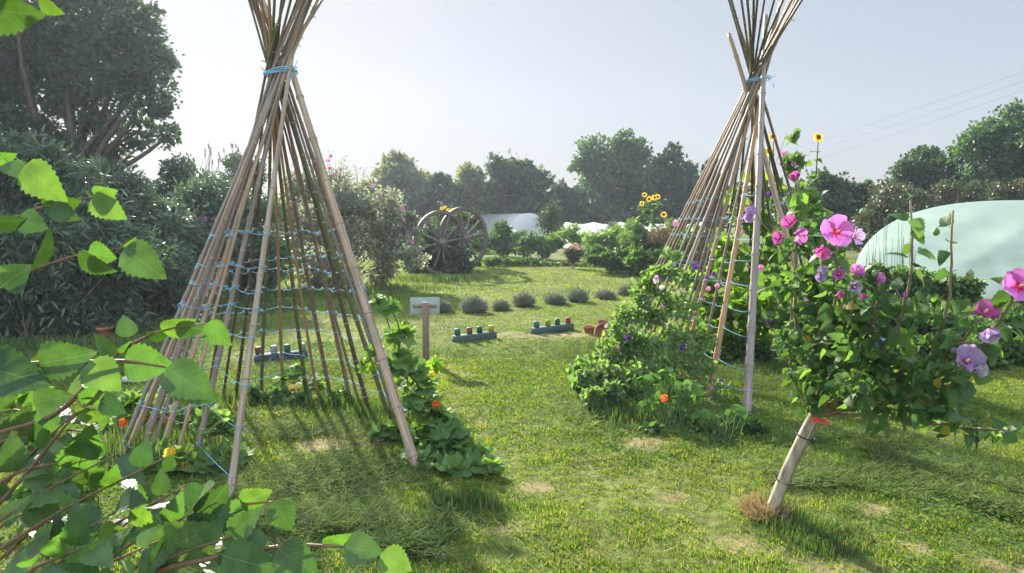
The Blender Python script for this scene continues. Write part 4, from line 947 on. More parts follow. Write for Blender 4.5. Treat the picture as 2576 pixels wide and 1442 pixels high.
def sunflower(label, base, heads, d, R=.10, group='sunflowers', nleaf=20, ls=.27, hang=None):
    b_ = np.array(G(*base)); b_ = P(base[0], 560, d); b_[2] = 0
    t = thing('sunflower', label, 'sunflower', b_, group)
    sb = MB(); fb = MB()
    for hx, hy in heads:
        h = P(hx, hy, d); mid = b_ + (h - b_) * [.85, .85, .6]; s = np.linspace(0, 1, 9)[:, None]
        pts = b_ * (1 - s) ** 2 + 2 * mid * s * (1 - s) + h * s ** 2; sb.tube(pts, np.linspace(.014, .007, 9), 6)
        n = nleaf; u = rng.uniform(.25, .93, n)[:, None]; pos = b_ * (1 - u) ** 2 + 2 * mid * u * (1 - u) + h * u ** 2
        a = rng.uniform(0, 2 * PI, n); dr = np.stack([np.cos(a), np.sin(a), rng.uniform(-.6, .25, n)], 1); fb.scatter(T_HEART, pos, dr, unit(n) * .35 + [0, 0, 1], ls * rng.uniform(.6, 1.1, n))
    sb.build('stem', M['stem'], t); fb.build('foliage', M['sunleaf'], t)
    for hx, hy in heads:
        h = P(hx, hy, d); f = np.array([rng.uniform(-.3, .3), -1, rng.uniform(.0, .45)])
        flower(t, h, f, R * rng.uniform(.9, 1.1), 'yelf', 18, .12, name='flower_head', tpl=T_PETR, centre='disc', cr=.42, wid=1.3)
    return t
sunflower('sunflower plant with a cluster of heads, tallest in the far bed', (1625, 690), [(1633, 501), (1647, 497), (1655, 495), (1621, 490)], 19, .085)
sunflower('sunflower plant with heads low at the right of the far group', (1668, 690), [(1670, 540), (1680, 567)], 19.3, .10)
sunflower('sunflower plant with one small head at the left of the far group', (1605, 690), [(1615, 512)], 18.8, .075)
sunflower('tall lone sunflower with one open head against the sky beside the right teepee', (2030, 800), [(2059, 345)], 9.0, .072, nleaf=44, ls=.17)
sunflower('sunflower plant with yellow heads showing between the right teepee poles', (1990, 830), [(1945, 345), (1935, 380)], 9.3, .07, nleaf=16, ls=.17)
# right side low plants
RB = 'low plants between the hibiscus and the polytunnel'
def lowp(label, L, d, base, n, mat, size=.08, tpl=None, name='low_plant', **kw): return shrub(name, label, 'plant', lumps_px(L, d), G(*base), n, tpl or T_OV, size, mat, RB, **kw)
lowp('low green plants along the foot of the mint polytunnel end wall', [(2200, 690, 34), (2260, 705, 36), (2320, 715, 36), (2380, 725, 36), (2440, 735, 34), (2190, 740, 34), (2300, 750, 36)], 11.5, (2300, 790), 4500, 'bed', .09)
lowp('dark leafy plants behind the middle of the hibiscus', [(2180, 790, 44), (2240, 800, 46), (2300, 805, 44), (2260, 850, 40), (2160, 850, 40)], 9, (2230, 870), 4200, 'bed_dark')
lowp('dark leafy plants right of the hibiscus below the polytunnel', [(2370, 815, 44), (2430, 825, 44), (2490, 830, 44), (2400, 870, 36), (2480, 880, 36)], 8.6, (2430, 880), 4200, 'bed_dark')
lowp('leafy plants in front of the darker bed, right of the mauve hibiscus flowers', [(2330, 880, 40), (2400, 895, 44), (2470, 900, 44), (2540, 895, 44), (2600, 900, 50), (2500, 860, 40)], 7.2, (2470, 930), 5000, 'bed', .075)
lowp('dark leafy plants at the right edge of the photo', [(2550, 830, 50), (2620, 840, 60), (2560, 890, 44)], 8.3, (2580, 890), 3000, 'bed_dark')
dk = MB(); lfm = MB()
for k in range(26):
    px = rng.uniform(2175, 2300); a = P(px, 725, 12); b_ = P(px + rng.uniform(-8, 8), rng.uniform(540, 650), 12); p, r = limb(a, b_, .006, .003, .02, 5); dk.tube(p, r, 4)
tag(dk.build('dead_stalks', M['deadstalk']), 'upright thin dead stalks in front of the left side of the mint polytunnel', 'dead stalks')
pt = thing('purple_spike_plant', 'plant with one small purple flower spike behind the hibiscus', 'plant', G(2262, 905))
sb = MB(); a = G(2262, 905); b_ = P(2262, 822, a[1]); sb.tube([a, (a + b_) / 2, b_], .006, 5); sb.build('stem', M['stem'], pt)
fb = MB(); n = 220; u = rng.random(n)[:, None]; q = P(2262, 860, a[1]); pos = q + (b_ - q) * u + unit(n) * .035 * (1.1 - u); fb.scatter(T_OV, pos, unit(n), unit(n), .025); fb.build('flower_spike', M['sweetv'], pt)
bb = MB(); c = P(2216, 862, 7.6); bb.lathe([(.001, 0), (.05, 0), (.058, .05), (.058, .085), (.05, .085), (.045, .03), (.001, .02)], (c[0], c[1], c[2] - .04), 14)
bpl = thing('blue_cup', 'small blue plastic cup upside on a cane behind the hibiscus leaves', 'cup', (c[0], c[1], 0)); bb.build('cup', M['blue'], bpl)
kb = MB(); kb.tube([(c[0], c[1], -.03), (c[0], c[1], c[2])], .006, 5); kb.build('cane', M['brownstem'], bpl)
# ================================================================== TEEPEE CLIMBERS
# squash on the right front foot of the left teepee
def squash(label, lumps, base, n, size, leafs=('squash',), stems=8, flowers=(), fruits=(), group='squash plants round the left teepee', tpl=T_SQ, vines=()):
    base = np.asarray(base, float); t = thing('squash_plant', label, 'squash plant', base, group)
    sb = MB(); fb = MB(); vol = np.array([r ** 2 for _, r in lumps]); vol /= vol.sum()
    chain = sorted(range(len(lumps)), key=lambda i: lumps[i][0][2]); prevc = base
    for i in chain:
        p, q = limb(prevc, lumps[i][0], .007, .005, .10, 9); p[:, 2] = np.maximum(p[:, 2], .01); sb.tube(p, q, 5, cap=False)
        if rng.random() < .8: prevc = lumps[i][0]
    for (c, r), w in zip(lumps, vol):
        k = max(3, int(n * w)); u = unit(k); u[:, 1] = np.where(u[:, 1] > .3, -u[:, 1], u[:, 1]); u[:, 2] = np.where(u[:, 2] < -.3, -u[:, 2], u[:, 2])
        pos = c + u * r * rng.uniform(.55, 1.05, (k, 1)); pos[:, 2] = np.maximum(pos[:, 2], .05)
        dr = u * .6 + unit(k) * .5 + np.array([0, -.15, -.35]); nn = u * .7 + unit(k) * .45 + np.array([0, -.1, .75])
        s = size * rng.uniform(.55, 1.15, k); fb.scatter(tpl if rng.random() < 2 else T_SQ2, pos, dr, nn, s)
        for j in range(k):
            m_ = (pos[j] + c) / 2 - [0, 0, .02]; sb.tube([c + (pos[j] - c) * .1, m_, pos[j]], [.005, .004, .0035], 4, cap=False)
    for v in vines: sb.tube(v, .006, 5)
    sb.build('stem', M['stem'], t); fb.build('foliage', M[leafs[0]], t)
    for (px, py, d, R, mat, nrm) in flowers:
        c = P(px, py, d); flower(t, c, nrm, R, mat, 5, 1.1, centre='stamen', cr=.12, wid=.8, clen=R * .5)
    for (px, py, d, R, mat) in fruits:
        c = P(px, py, d); fm = MB()
        th = np.linspace(0, PI, 13)
        def sq(V):
            a = np.arctan2(V[:, 1], V[:, 0]); k = 1 - .07 * np.abs(np.cos(a * 5)) ** 3; V = V.copy(); V[:, 0] *= k; V[:, 1] *= k; return V
        prof = np.stack([R * np.sin(th) * 1.0, -R * .86 * np.cos(th) * (1 - .12 * np.exp(-(np.sin(th) / .35) ** 2))], 1); prof[0, 0] = prof[-1, 0] = .001
        fm.lathe(prof, c, 40, squash=sq); o = fm.build('pumpkin', M[mat], t)
        km = MB(); km.tube([c + [0, 0, R * .7], c + [.004, 0, R * .95], c + [.012, 0, R * 1.25]], [.008, .006, .007], 6); km.build('stalk', M['stem'], o)
    return t
F17 = G(1046, 1172)
L = lumps_px([(985, 780, 24, -.05), (1005, 850, 30, -.05), (945, 760, 18, 0)], 4.85, .2) + lumps_px([(1000, 920, 44), (1045, 960, 46), (1060, 1020, 52), (1105, 1060, 50), (1075, 1105, 60)], 4.7, .3) + lumps_px([(1130, 1130, 66), (1170, 1190, 62), (1110, 1190, 60), (1195, 1235, 46), (1060, 1190, 40)], 4.35, .3) + lumps_px([(1165, 1225, 44), (1215, 1235, 36), (1120, 1240, 36)], 4.1, .2)
squash('dense squash plant tumbling from the right front pole of the left teepee onto grass', L, G(1080, 1225), 290, .15, flowers=[(1098, 1020, 4.5, .05, 'oran', (.1, -1, .6)), (1085, 942, 4.6, .035, 'yelf', (.4, -1, .5))])
L = lumps_px([(960, 1100, 30), (1000, 1090, 30)], 4.75)
squash('pale squash leaves sprawling inside the doorway of the left teepee', L, G(985, 1130), 16, .16)
L = lumps_px([(345, 1020, 40), (400, 1055, 50), (330, 1075, 45), (450, 1085, 48), (300, 1130, 40)], 5.0, .3) + lumps_px([(530, 1075, 46), (570, 1090, 40)], 4.5) + lumps_px([(470, 1190, 60), (540, 1200, 56), (400, 1220, 55), (430, 1150, 45), (590, 1190, 36)], 4.25, .3)
squash('sprawling squash plant with pale yellow blooms at the left foot of the left teepee', L, G(470, 1190), 170, .175, leafs=('squash_pale',), flowers=[(440, 1140, 4.1, .065, 'yelf', (-.4, -.8, .4)), (322, 1063, 4.7, .06, 'oran', (-.6, -.8, .1)), (470, 1168, 4.1, .05, 'yelf', (.3, -1, .1)), (385, 1055, 4.9, .05, 'oran', (.2, -1, .4))])
L = lumps_px([(735, 950, 34), (715, 985, 26), (780, 970, 28), (800, 985, 22), (700, 990, 26)], 6.0)
squash('squash plant with two small pumpkins at the back of the left teepee', L, G(745, 1000), 40, .13, fruits=[(738, 977, 5.85, .05, 'pumpkin_y'), (789, 1004, 5.75, .045, 'pumpkin_o')])
shrub('leafy_weeds', 'low dark weeds along the back row of canes inside the left teepee', 'weeds', lumps_px([(640, 1005, 24), (700, 1012, 26), (760, 1018, 28), (820, 1022, 28), (880, 1030, 28), (930, 1045, 26), (975, 1060, 24), (600, 1020, 24), (850, 1005, 24)], 5.75, .6), G(800, 1040), 3200, T_OV, .055, 'bed_dark', stems=12, sr=.003, stem_mat='stem', flat=.5)
# vine up the right poles of the left teepee with a few leaves
vb = thing('climbing_vine', 'thin climbing squash shoot with a few leaves on the right poles of the left teepee', 'vine', G(1040, 1100))
sb = MB(); fb = MB()
for pts in [[(1040, 1090), (1015, 960), (990, 860), (960, 770), (935, 735)], [(1030, 1000), (1000, 880), (1010, 820), (1020, 805)], [(1045, 1010), (1060, 950), (1085, 920), (1100, 915)], [(960, 850), (935, 880), (915, 930)]]:
    w = np.array([P(x, y, 4.9 + .1 * math.sin(y)) for x, y in pts]); s = np.linspace(0, len(pts) - 1, 24); w = np.stack([np.interp(s, range(len(pts)), w[:, k]) for k in range(3)], 1) + rng.normal(size=(24, 3)) * .006
    sb.tube(w, .004, 4); k = 14; ii = rng.integers(3, 24, k); fb.scatter(T_SQ, w[ii] + unit(k) * .04, unit(k) * .7 + [0, -.2, -.3], unit(k) * .5 + [0, -.7, .6], rng.uniform(.05, .11, k))
sb.build('stem', M['stem'], vb); fb.build('foliage', M['bean'], vb)

def nasturtium(label, L, d, base, n, size, flowers, group='nasturtiums at the teepee feet'):
    base = np.asarray(G(*base), float); t = thing('nasturtium_plant', label, 'nasturtium', base, group); lumps = lumps_px(L, d)
    sb = MB(); fb = MB()
    for c, r in lumps:
        k = max(3, n // len(lumps)); u = unit(k); u[:, 1] = -np.abs(u[:, 1]); pos = c + u * r * rng.uniform(.4, 1, (k, 1)); pos[:, 2] = np.maximum(pos[:, 2], .04)
        fb.scatter(T_NAS, pos, unit(k), u * .5 + unit(k) * .4 + [0, -.35, .8], size * rng.uniform(.55, 1.15, k))
        for j in range(k): p, q = limb(base + np.append(rng.normal(size=2) * .08, 0), pos[j], .003, .002, .15, 6); sb.tube(p, q, 4, cap=False)
    sb.build('stem', M['stem'], t); fb.build('foliage', M['nast'], t)
    for px, py, dd, R, mat in flowers: flower(t, P(px, py, dd), (rng.uniform(-.3, .3), -1, .5), R, mat, 5, .35, centre='stamen', cr=.15)
    return t
nasturtium('nasturtium with orange-red flowers behind the left poles of the left teepee', [(400, 1050, 30), (430, 1035, 30), (370, 1070, 30)], 5.15, (400, 1110), 40, .07, [(398, 1062, 4.9, .038, 'oran'), (414, 1055, 4.9, .036, 'oran'), (378, 1052, 4.95, .03, 'oran'), (480, 1025, 5.3, .03, 'yelf'), (495, 1032, 5.3, .03, 'oran')])
nasturtium('nasturtium with yellow-orange flowers among birch leaves at lower left', [(190, 1170, 46), (130, 1200, 46), (240, 1190, 40), (70, 1230, 40)], 3.4, (180, 1290), 70, .075, [(192, 1142, 3.2, .042, 'yelf'), (178, 1158, 3.2, .03, 'yelf'), (118, 1190, 3.2, .035, 'yelf')])
nasturtium('nasturtium with round leaves and one orange flower at the foot of the right teepee', [(1670, 950, 34), (1690, 1000, 40), (1640, 1010, 36), (1730, 985, 36), (1620, 960, 30), (1700, 1040, 40)], 5.25, (1690, 1075), 110, .09, [(1671, 1003, 4.98, .034, 'oran')])
nasturtium('nasturtium leaves without flowers at the front pole of the right teepee', [(1800, 1060, 40), (1850, 1050, 34), (1760, 1060, 34), (1880, 1070, 24), (1830, 1090, 36)], 5.0, (1820, 1110), 80, .09, [])
# sweet peas
shrub('weed_patch', 'mixed leafy weeds and grass skirting the left front of the right teepee', 'weeds', lumps_px([(1470, 960, 22, .3), (1490, 1000, 24), (1530, 1030, 22), (1580, 1050, 22), (1640, 1060, 20), (1460, 930, 20, .6), (1540, 990, 26), (1690, 1065, 20)], 5.45), G(1560, 1060), 2000, T_OV, .06, 'pea', stems=10, sr=.004, stem_mat='stem', flat=.5)
def climber(label, L, d, base, n, size, tpl, mat, nfl=0, fmats=('sweetp',), fR=.025, name='sweet_pea_plant', cat='sweet pea', group='sweet peas climbing the right teepee', tendrils=18, lines=None, fl=()):
    lumps = lumps_px(L, d, .35); base = np.asarray(G(*base), float); t = thing(name, label, cat, base, group)
    sb = MB(); fb = MB()
    for k in range(tendrils):
        c, r = lumps[k % len(lumps)]; e = c + unit(1)[0] * r; e[2] = max(.03, e[2]); p, q = limb(base + np.append(rng.normal(size=2) * .12, 0), e, .003, .0018, .12, 10); sb.tube(p, q, 4, cap=False)
        for j in range(2):
            a = p[rng.integers(4, 10)]; th = np.linspace(0, 7, 9); sb.tube(a + np.stack([.015 * np.cos(th) + th * .006, .015 * np.sin(th), th * .004], 1), .0012, 3, cap=False)
    leaf_cloud(fb, lumps, n, tpl, size, 4, .22, sub=6, shell=.2, up=.3)
    sb.build('stem', M['stem'], t); fb.build('foliage', M[mat], t)
    for k in range(nfl):
        c, r = lumps[rng.integers(len(lumps))]; u = unit(1)[0]; u[1] = -abs(u[1]); flower(t, c + u * r, u + [0, -.6, .2], fR * rng.uniform(.8, 1.3), fmats[rng.integers(len(fmats))], 4, .5, centre=None)
    for px, py, dd, R, m_ in fl: flower(t, P(px, py, dd), (rng.uniform(-.4, .4), -1, .3), R, m_, 4, .5, centre=None)
    return t
climber('sweet pea plants massed over the left outer poles of the right teepee', [(1640, 690, 26), (1612, 735, 34), (1590, 790, 40), (1565, 845, 46), (1540, 890, 50), (1600, 880, 46), (1650, 800, 34), (1665, 740, 22), (1690, 640, 20), (1672, 680, 24), (1700, 760, 30), (1715, 700, 22), (1690, 850, 34)], 6.3, (1560, 960), 2700, .055, T_OV, 'pea', 14, ('sweetp', 'sweetw', 'sweetv'),
        fl=[(1650, 707, 6, .035, 'sweetw'), (1665, 724, 6, .03, 'sweetw'), (1580, 850, 6, .035, 'sweetv'), (1650, 700, 6, .03, 'sweetp')])
climber('tangled sweet pea growth low at the left front of the right teepee', [(1500, 930, 46), (1550, 960, 52), (1610, 950, 50), (1580, 1010, 50), (1520, 990, 46), (1660, 900, 40), (1640, 1040, 40), (1460, 960, 24), (1700, 1020, 34)], 5.9, (1560, 1040), 1900, .06, T_OV, 'pea', 5, ('sweetp', 'sweetv'))
climber('sweet pea stems with violet flowers in the middle front of the right teepee', [(1720, 900, 40), (1760, 930, 40), (1700, 850, 34), (1790, 980, 36), (1760, 860, 34), (1730, 780, 30), (1700, 980, 40)], 5.95, (1750, 1040), 900, .05, T_OV, 'pea', 6, ('sweetp', 'sweetv'),
        fl=[(1748, 673, 6.2, .035, 'sweetv'), (1795, 690, 6.2, .03, 'sweetv'), (1776, 698, 6.2, .03, 'sweetv'), (1697, 562, 6.4, .04, 'sweetp'), (1803, 720, 6.3, .03, 'sweetp'), (1780, 728, 6.3, .03, 'sweetp')])
BG = 'climbing beans inside the right teepee'
climber('bright green bean plant on the back poles of the right teepee, left half', [(1760, 700, 40), (1780, 780, 50), (1800, 850, 46), (1740, 830, 40), (1820, 620, 36), (1850, 520, 34)], 7.9, (1780, 880), 520, .11, T_HEART, 'bean', 6, ('sweetp',), .025, 'bean_plant', 'bean plant', BG, 10)
climber('bright green bean plant behind the thick front pole of the right teepee', [(1845, 680, 40), (1870, 760, 46), (1850, 830, 46), (1910, 840, 44), (1935, 740, 44), (1920, 650, 40), (1900, 560, 36), (1930, 460, 34)], 7.7, (1880, 890), 720, .11, T_HEART, 'bean', 5, ('sweetp',), .025, 'bean_plant', 'bean plant', BG, 12,
        fl=[(1913, 674, 6.6, .04, 'sweetp'), (1935, 490, 7, .04, 'sweetv'), (1970, 388, 7, .04, 'sweetp')])
climber('dark green bean plant climbing the right poles of the right teepee', [(2010, 420, 30), (2030, 500, 40), (2050, 580, 46), (2070, 660, 50), (2060, 740, 50), (2040, 820, 50), (1975, 800, 40), (1970, 700, 36), (1985, 600, 36), (1985, 350, 16)], 6.9, (2030, 900), 900, .11, T_HEART, 'sunleaf', 5, ('sweetp', 'sweetv'), .03, 'bean_plant', 'bean plant', BG, 14)
shrub('ground_ivy', 'dark leafy ground cover in front of the thick pole of the right teepee', 'ground plant', lumps_px([(1700, 1110, 36), (1770, 1115, 36), (1840, 1120, 36), (1900, 1110, 34), (1640, 1090, 30), (1800, 1090, 40), (1900, 1080, 26)], 4.9), G(1800, 1120), 2600, T_OV, .05, 'bed_dark', stems=8, sr=.004, flat=.35, stem_mat='stem')
shrub('leafy_weeds', 'dark leafy weeds inside the right teepee behind its front pole', 'weeds', lumps_px([(1850, 900, 44), (1920, 900, 44), (1990, 920, 44), (1960, 950, 36), (1790, 900, 36)], 7.4), G(1920, 925), 1800, T_OV, .07, 'bed_dark', stems=8, sr=.004, stem_mat='stem')

# ================================================================== HIBISCUS
H0 = G(1924, 1296); FK = P(2046, 1046, 3.35)
ht = thing('hibiscus_tree', 'leaning young hibiscus tree with large pink and faded mauve flowers in the right foreground', 'hibiscus', H0)
mb = MB(); s = np.linspace(0, 1, 12)[:, None]; pts = H0 - [0, 0, .08] + (FK - H0 + [0, 0, .08]) * s; pts += np.sin(PI * s) * np.array([-.012, 0, .006]); mb.tube(pts, np.linspace(.031, .025, 12) * (1 + .03 * np.sin(np.arange(12) * 2.2)), 12)
mb.build('trunk', M['stake'], ht)
mb = MB(); o = np.array([.043, .015, 0]); p2 = pts * 1 + o * np.linspace(.55, 1.0, 12)[:, None]; mb.tube(p2, np.linspace(.018, .015, 12), 8); mb.build('support_cane', M['brownstem'], ht)
for u in (.36, .80):
    c = H0 + (FK - H0) * u; d = (FK - H0) / np.linalg.norm(FK - H0); ax = np.cross(d, [0, 1, 0]); ax /= np.linalg.norm(ax); bx = np.cross(d, ax); th = np.linspace(0, 2 * PI, 26)
    mb = MB(); mb.tube(c + o * .35 + (np.cos(th)[:, None] * ax * .052 + np.sin(th)[:, None] * bx * .040), .0035, 5); mb.build('tie', M['rubber'], ht)
mb = MB(); c = P(2048, 1058, 3.30); g_ = [c + [-.01, 0, 0], c + [.02, -.01, .006], c + [.05, -.015, -.004], c + [.075, -.01, -.012]]
w = np.array([0, 0, .012]); V = [q + w for q in g_] + [q - w for q in g_] + [q + w + [0, .002, 0] for q in g_] + [q - w + [0, .002, 0] for q in g_]
mb.poly(V, [[0, 1, 5, 4], [1, 2, 6, 5], [2, 3, 7, 6], [8, 12, 13, 9], [9, 13, 14, 10], [10, 14, 15, 11], [3, 11, 15, 7], [0, 4, 12, 8]]); mb.build('plant_tag', M['redtag'], ht)
HB = [[(1995, 960, 3.3), (1985, 860, 3.25), (1992, 700, 3.2)], [(2005, 900, 3.3), (1998, 700, 3.2), (2015, 520, 3.15), (2008, 450, 3.1)], [(2060, 860, 3.1), (2065, 700, 3.0), (2068, 640, 2.95)], [(2080, 850, 3.0), (2110, 720, 2.8), (2100, 600, 2.75)],
      [(2120, 900, 3.0), (2150, 780, 2.8), (2148, 700, 2.7)], [(2150, 930, 3.0), (2260, 830, 2.7), (2297, 690, 2.5), (2290, 505, 2.45)], [(2180, 960, 3.0), (2330, 920, 2.7), (2385, 800, 2.5), (2398, 530, 2.4)], [(2170, 880, 2.9), (2205, 790, 2.7), (2208, 715, 2.6)],
      [(2240, 980, 2.9), (2380, 900, 2.6), (2470, 800, 2.4)], [(2260, 1000, 2.9), (2450, 900, 2.5), (2530, 790, 2.35), (2560, 725, 2.3)], [(2230, 1010, 2.95), (2370, 1010, 2.6), (2420, 925, 2.45)], [(2200, 1045, 3.0), (2340, 1065, 2.8), (2480, 1080, 2.55), (2590, 1092, 2.4)],
      [(2120, 1000, 3.1), (2230, 1030, 2.9), (2330, 1030, 2.8)], [(2090, 950, 3.1), (2110, 850, 3.0)], [(2300, 990, 2.7), (2400, 965, 2.5), (2440, 960, 2.45)], [(2060, 960, 3.2), (2050, 800, 3.1), (2035, 660, 3.05)], [(2350, 930, 2.6), (2400, 860, 2.5), (2500, 870, 2.4)]]
shoot_leaf = MB()
for bi, br in enumerate(HB):
    w = np.array([FK] + [P(*q) for q in br]); m_ = np.linspace(0, len(w) - 1, 26); w = np.stack([np.interp(m_, range(len(w)), w[:, k]) for k in range(3)], 1)
    for _ in range(3): w[1:-1] = (w[:-2] + 2 * w[1:-1] + w[2:]) / 4
    w[1:-1] += rng.normal(size=(24, 3)) * .003
    mb = MB(); mb.tube(w, np.linspace(.011, .0035, 26), 6); mb.build('branch', M['brownstem'], ht)
    k = 30 if bi not in (5, 6) else 22
    ii = rng.integers(6, 26, k) if bi not in (5, 6) else np.linspace(11, 25, 22).astype(int); a = unit(k); a[:, 2] -= .3; sz = rng.uniform(.045, .075, k) * (1.15 if bi in (5, 6, 9) else .95)
    shoot_leaf.scatter(T_HIB, w[ii] + a * .022, a + unit(k) * .2, unit(k) * .6 + [0, -.5, .6], sz)
shoot_leaf.build('shoot_leaves', M['hib'], ht)
hl = lumps_px([(1995, 620, 38), (1988, 720, 44), (1995, 830, 46), (2005, 930, 42), (2020, 1010, 30)], 3.2, .3) + lumps_px([(2060, 690, 44), (2075, 770, 58), (2085, 860, 62), (2080, 950, 50), (2030, 560, 30)], 3.05, .3) + lumps_px([(2160, 790, 56), (2165, 880, 60), (2160, 965, 58), (2250, 870, 46), (2240, 950, 50), (2230, 1030, 26), (2130, 720, 30)], 2.8, .3) + \
     lumps_px([(2320, 930, 40), (2330, 1020, 40), (2400, 1050, 30), (2470, 1070, 28), (2550, 1090, 28), (2420, 980, 24), (2350, 740, 26), (2300, 790, 30)], 2.6, .3)
mb = MB(); leaf_cloud(mb, hl, 1050, T_HIB, .052, 5, .34, sub=6, shell=.25, up=.45, droop=.35); mb.build('foliage', M['hib'], ht)
mb = MB(); k = 16
for px, py, d in [(2120, 770, 2.7), (2060, 900, 3), (2390, 1080, 2.5), (2040, 855, 3.0), (2350, 955, 2.5), (2095, 1035, 3.2), (2075, 1000, 3.1), (2130, 770, 2.65)]:
    mb.scatter(T_HIB, P(px, py, d)[None], unit(1) - [[0, 0, .3]], unit(1) * .4 + [[0, -1, .2]], [.05])
M['yleaf'] = leafmat('yellowed_leaf', [(.15, .14, .03), (.25, .20, .035)], .35, (1.1, 1.0, .5)); mb.build('yellow_leaves', M['yleaf'], ht)
HF = [(2103, 585, 2.62, .068, 'pink', (-.1, -1, .25), .15), (2150, 595, 2.66, .050, 'lil', (.6, -.8, .1), .4), (2072, 625, 2.70, .052, 'mag', (-.3, -.7, -.6), .8), (1992, 565, 3.0, .060, 'mag', (-.7, -.5, .5), .7), (2005, 592, 2.95, .058, 'pink', (.5, -.9, -.2), .5), (1965, 600, 3.0, .05, 'mag', (-.9, -.4, .1), .7), (2008, 445, 3.08, .05, 'mag', (-.8, -.5, .2), 1.4),
      (2112, 692, 2.75, .045, 'pink', (-.5, -.8, .3), .8), (2152, 690, 2.65, .055, 'pink', (.1, -.6, .8), .9), (2145, 722, 2.6, .05, 'grypet', (-.1, -1, .1), 1.0), (2205, 703, 2.6, .04, 'pink', (.6, -.7, .4), .9), (2112, 738, 2.6, .03, 'mag', (-.2, -1, -.3), 1.0), (2166, 742, 2.6, .028, 'mag', (.2, -1, -.5), 1.2),
      (2562, 722, 2.28, .070, 'pink', (-.3, -.9, .3), .5), (2472, 792, 2.38, .066, 'mag', (.0, -.7, .7), .55), (2482, 830, 2.33, .055, 'lil', (.1, -.8, -.6), .9), (2428, 912, 2.4, .070, 'lil', (-.2, -.8, .5), .7), (2400, 888, 2.42, .03, 'grypet', (-.2, -.5, .8), 1.6), (2272, 742, 2.5, .022, 'pink', (.2, -1, .2), 1.2), (2450, 930, 2.36, .05, 'grypet', (.5, -.8, .3), .9)]
for px, py, d, R, mat, nrm, cup in HF:
    flower(ht, P(px, py, d), nrm, R * (.95 if R > .067 else .8), mat, 5, cup, wid=.98, jit=.2, centre='stamen', cr=.09, clen=R * .55)
for px, py, d, R in [(1886, 515, 3.1, .05), (2068, 665, 2.7, .045)]:       # drooping withered blooms
    flower(ht, P(px, py, d), (.1, -.3, -1), R, 'lil' if px < 2000 else 'grypet', 5, 2.6, centre=None); flower(ht, P(px - 2, py + 18, d), (-.15, -.2, -1), R * .9, 'lil', 4, 3.5, centre=None)
w = np.array([P(1992, 700, 3.2), P(1960, 610, 3.15), P(1915, 560, 3.1), P(1888, 505, 3.1)]); mb = MB(); mb.tube(w, [.005, .004, .003, .0025], 5); mb.build('branch', M['brownstem'], ht)
for px, py, d in [(2325, 782, 2.45), (2355, 585, 2.5), (2440, 690, 2.4), (2465, 770, 2.4), (2440, 700, 2.4), (2200, 690, 2.6), (2170, 535, 2.7), (2090, 560, 2.7)]:
    c = P(px, py, d); mb = MB(); R = .013; mb.lathe([(.001, -R), (R * .7, -R * .7), (R, 0), (R * .8, R * .8), (.001, R * 1.5)], c, 10); mb.build('bud', M['bud'], ht)

# ================================================================== BIRCH IN THE FOREGROUND
bt = thing('birch_tree', 'young birch tree with toothed leaves on thin twigs in the left foreground', 'birch tree', (-2.05, 1.25, 0))
TRK = [np.array([-2.05, 1.25, -.1]), np.array([-2.0, 1.22, 1.0]), np.array([-1.9, 1.2, 2.0]), np.array([-1.86, 1.18, 3.2])]
mb = MB(); s = np.linspace(0, 3, 14); mb.tube(np.stack([np.interp(s, range(4), np.array(TRK)[:, k]) for k in range(3)], 1), np.linspace(.045, .018, 14), 10); mb.build('trunk', M['bark'], bt)
def bleaf(mb, b, tip, d, roll=0.0, yaw=0.0, tpl=None, wide=1.0, dtip=0.0):
    A = P(b[0], b[1], d); B = P(tip[0], tip[1], d + dtip); dr = B - A; L = np.linalg.norm(dr); dr /= L
    view = np.array([0, 0, CAMH]) - A; view /= np.linalg.norm(view); view = view + np.array([0, .15, 1.]) * yaw; n0 = view - dr * view.dot(dr); n0 /= np.linalg.norm(n0); x = np.cross(dr, n0)
    n = n0 * math.cos(roll) + x * math.sin(roll)
    mb.scatter(tpl or T_BIRCH, A[None], dr[None], n[None], np.array([[L * wide, L, L]]))
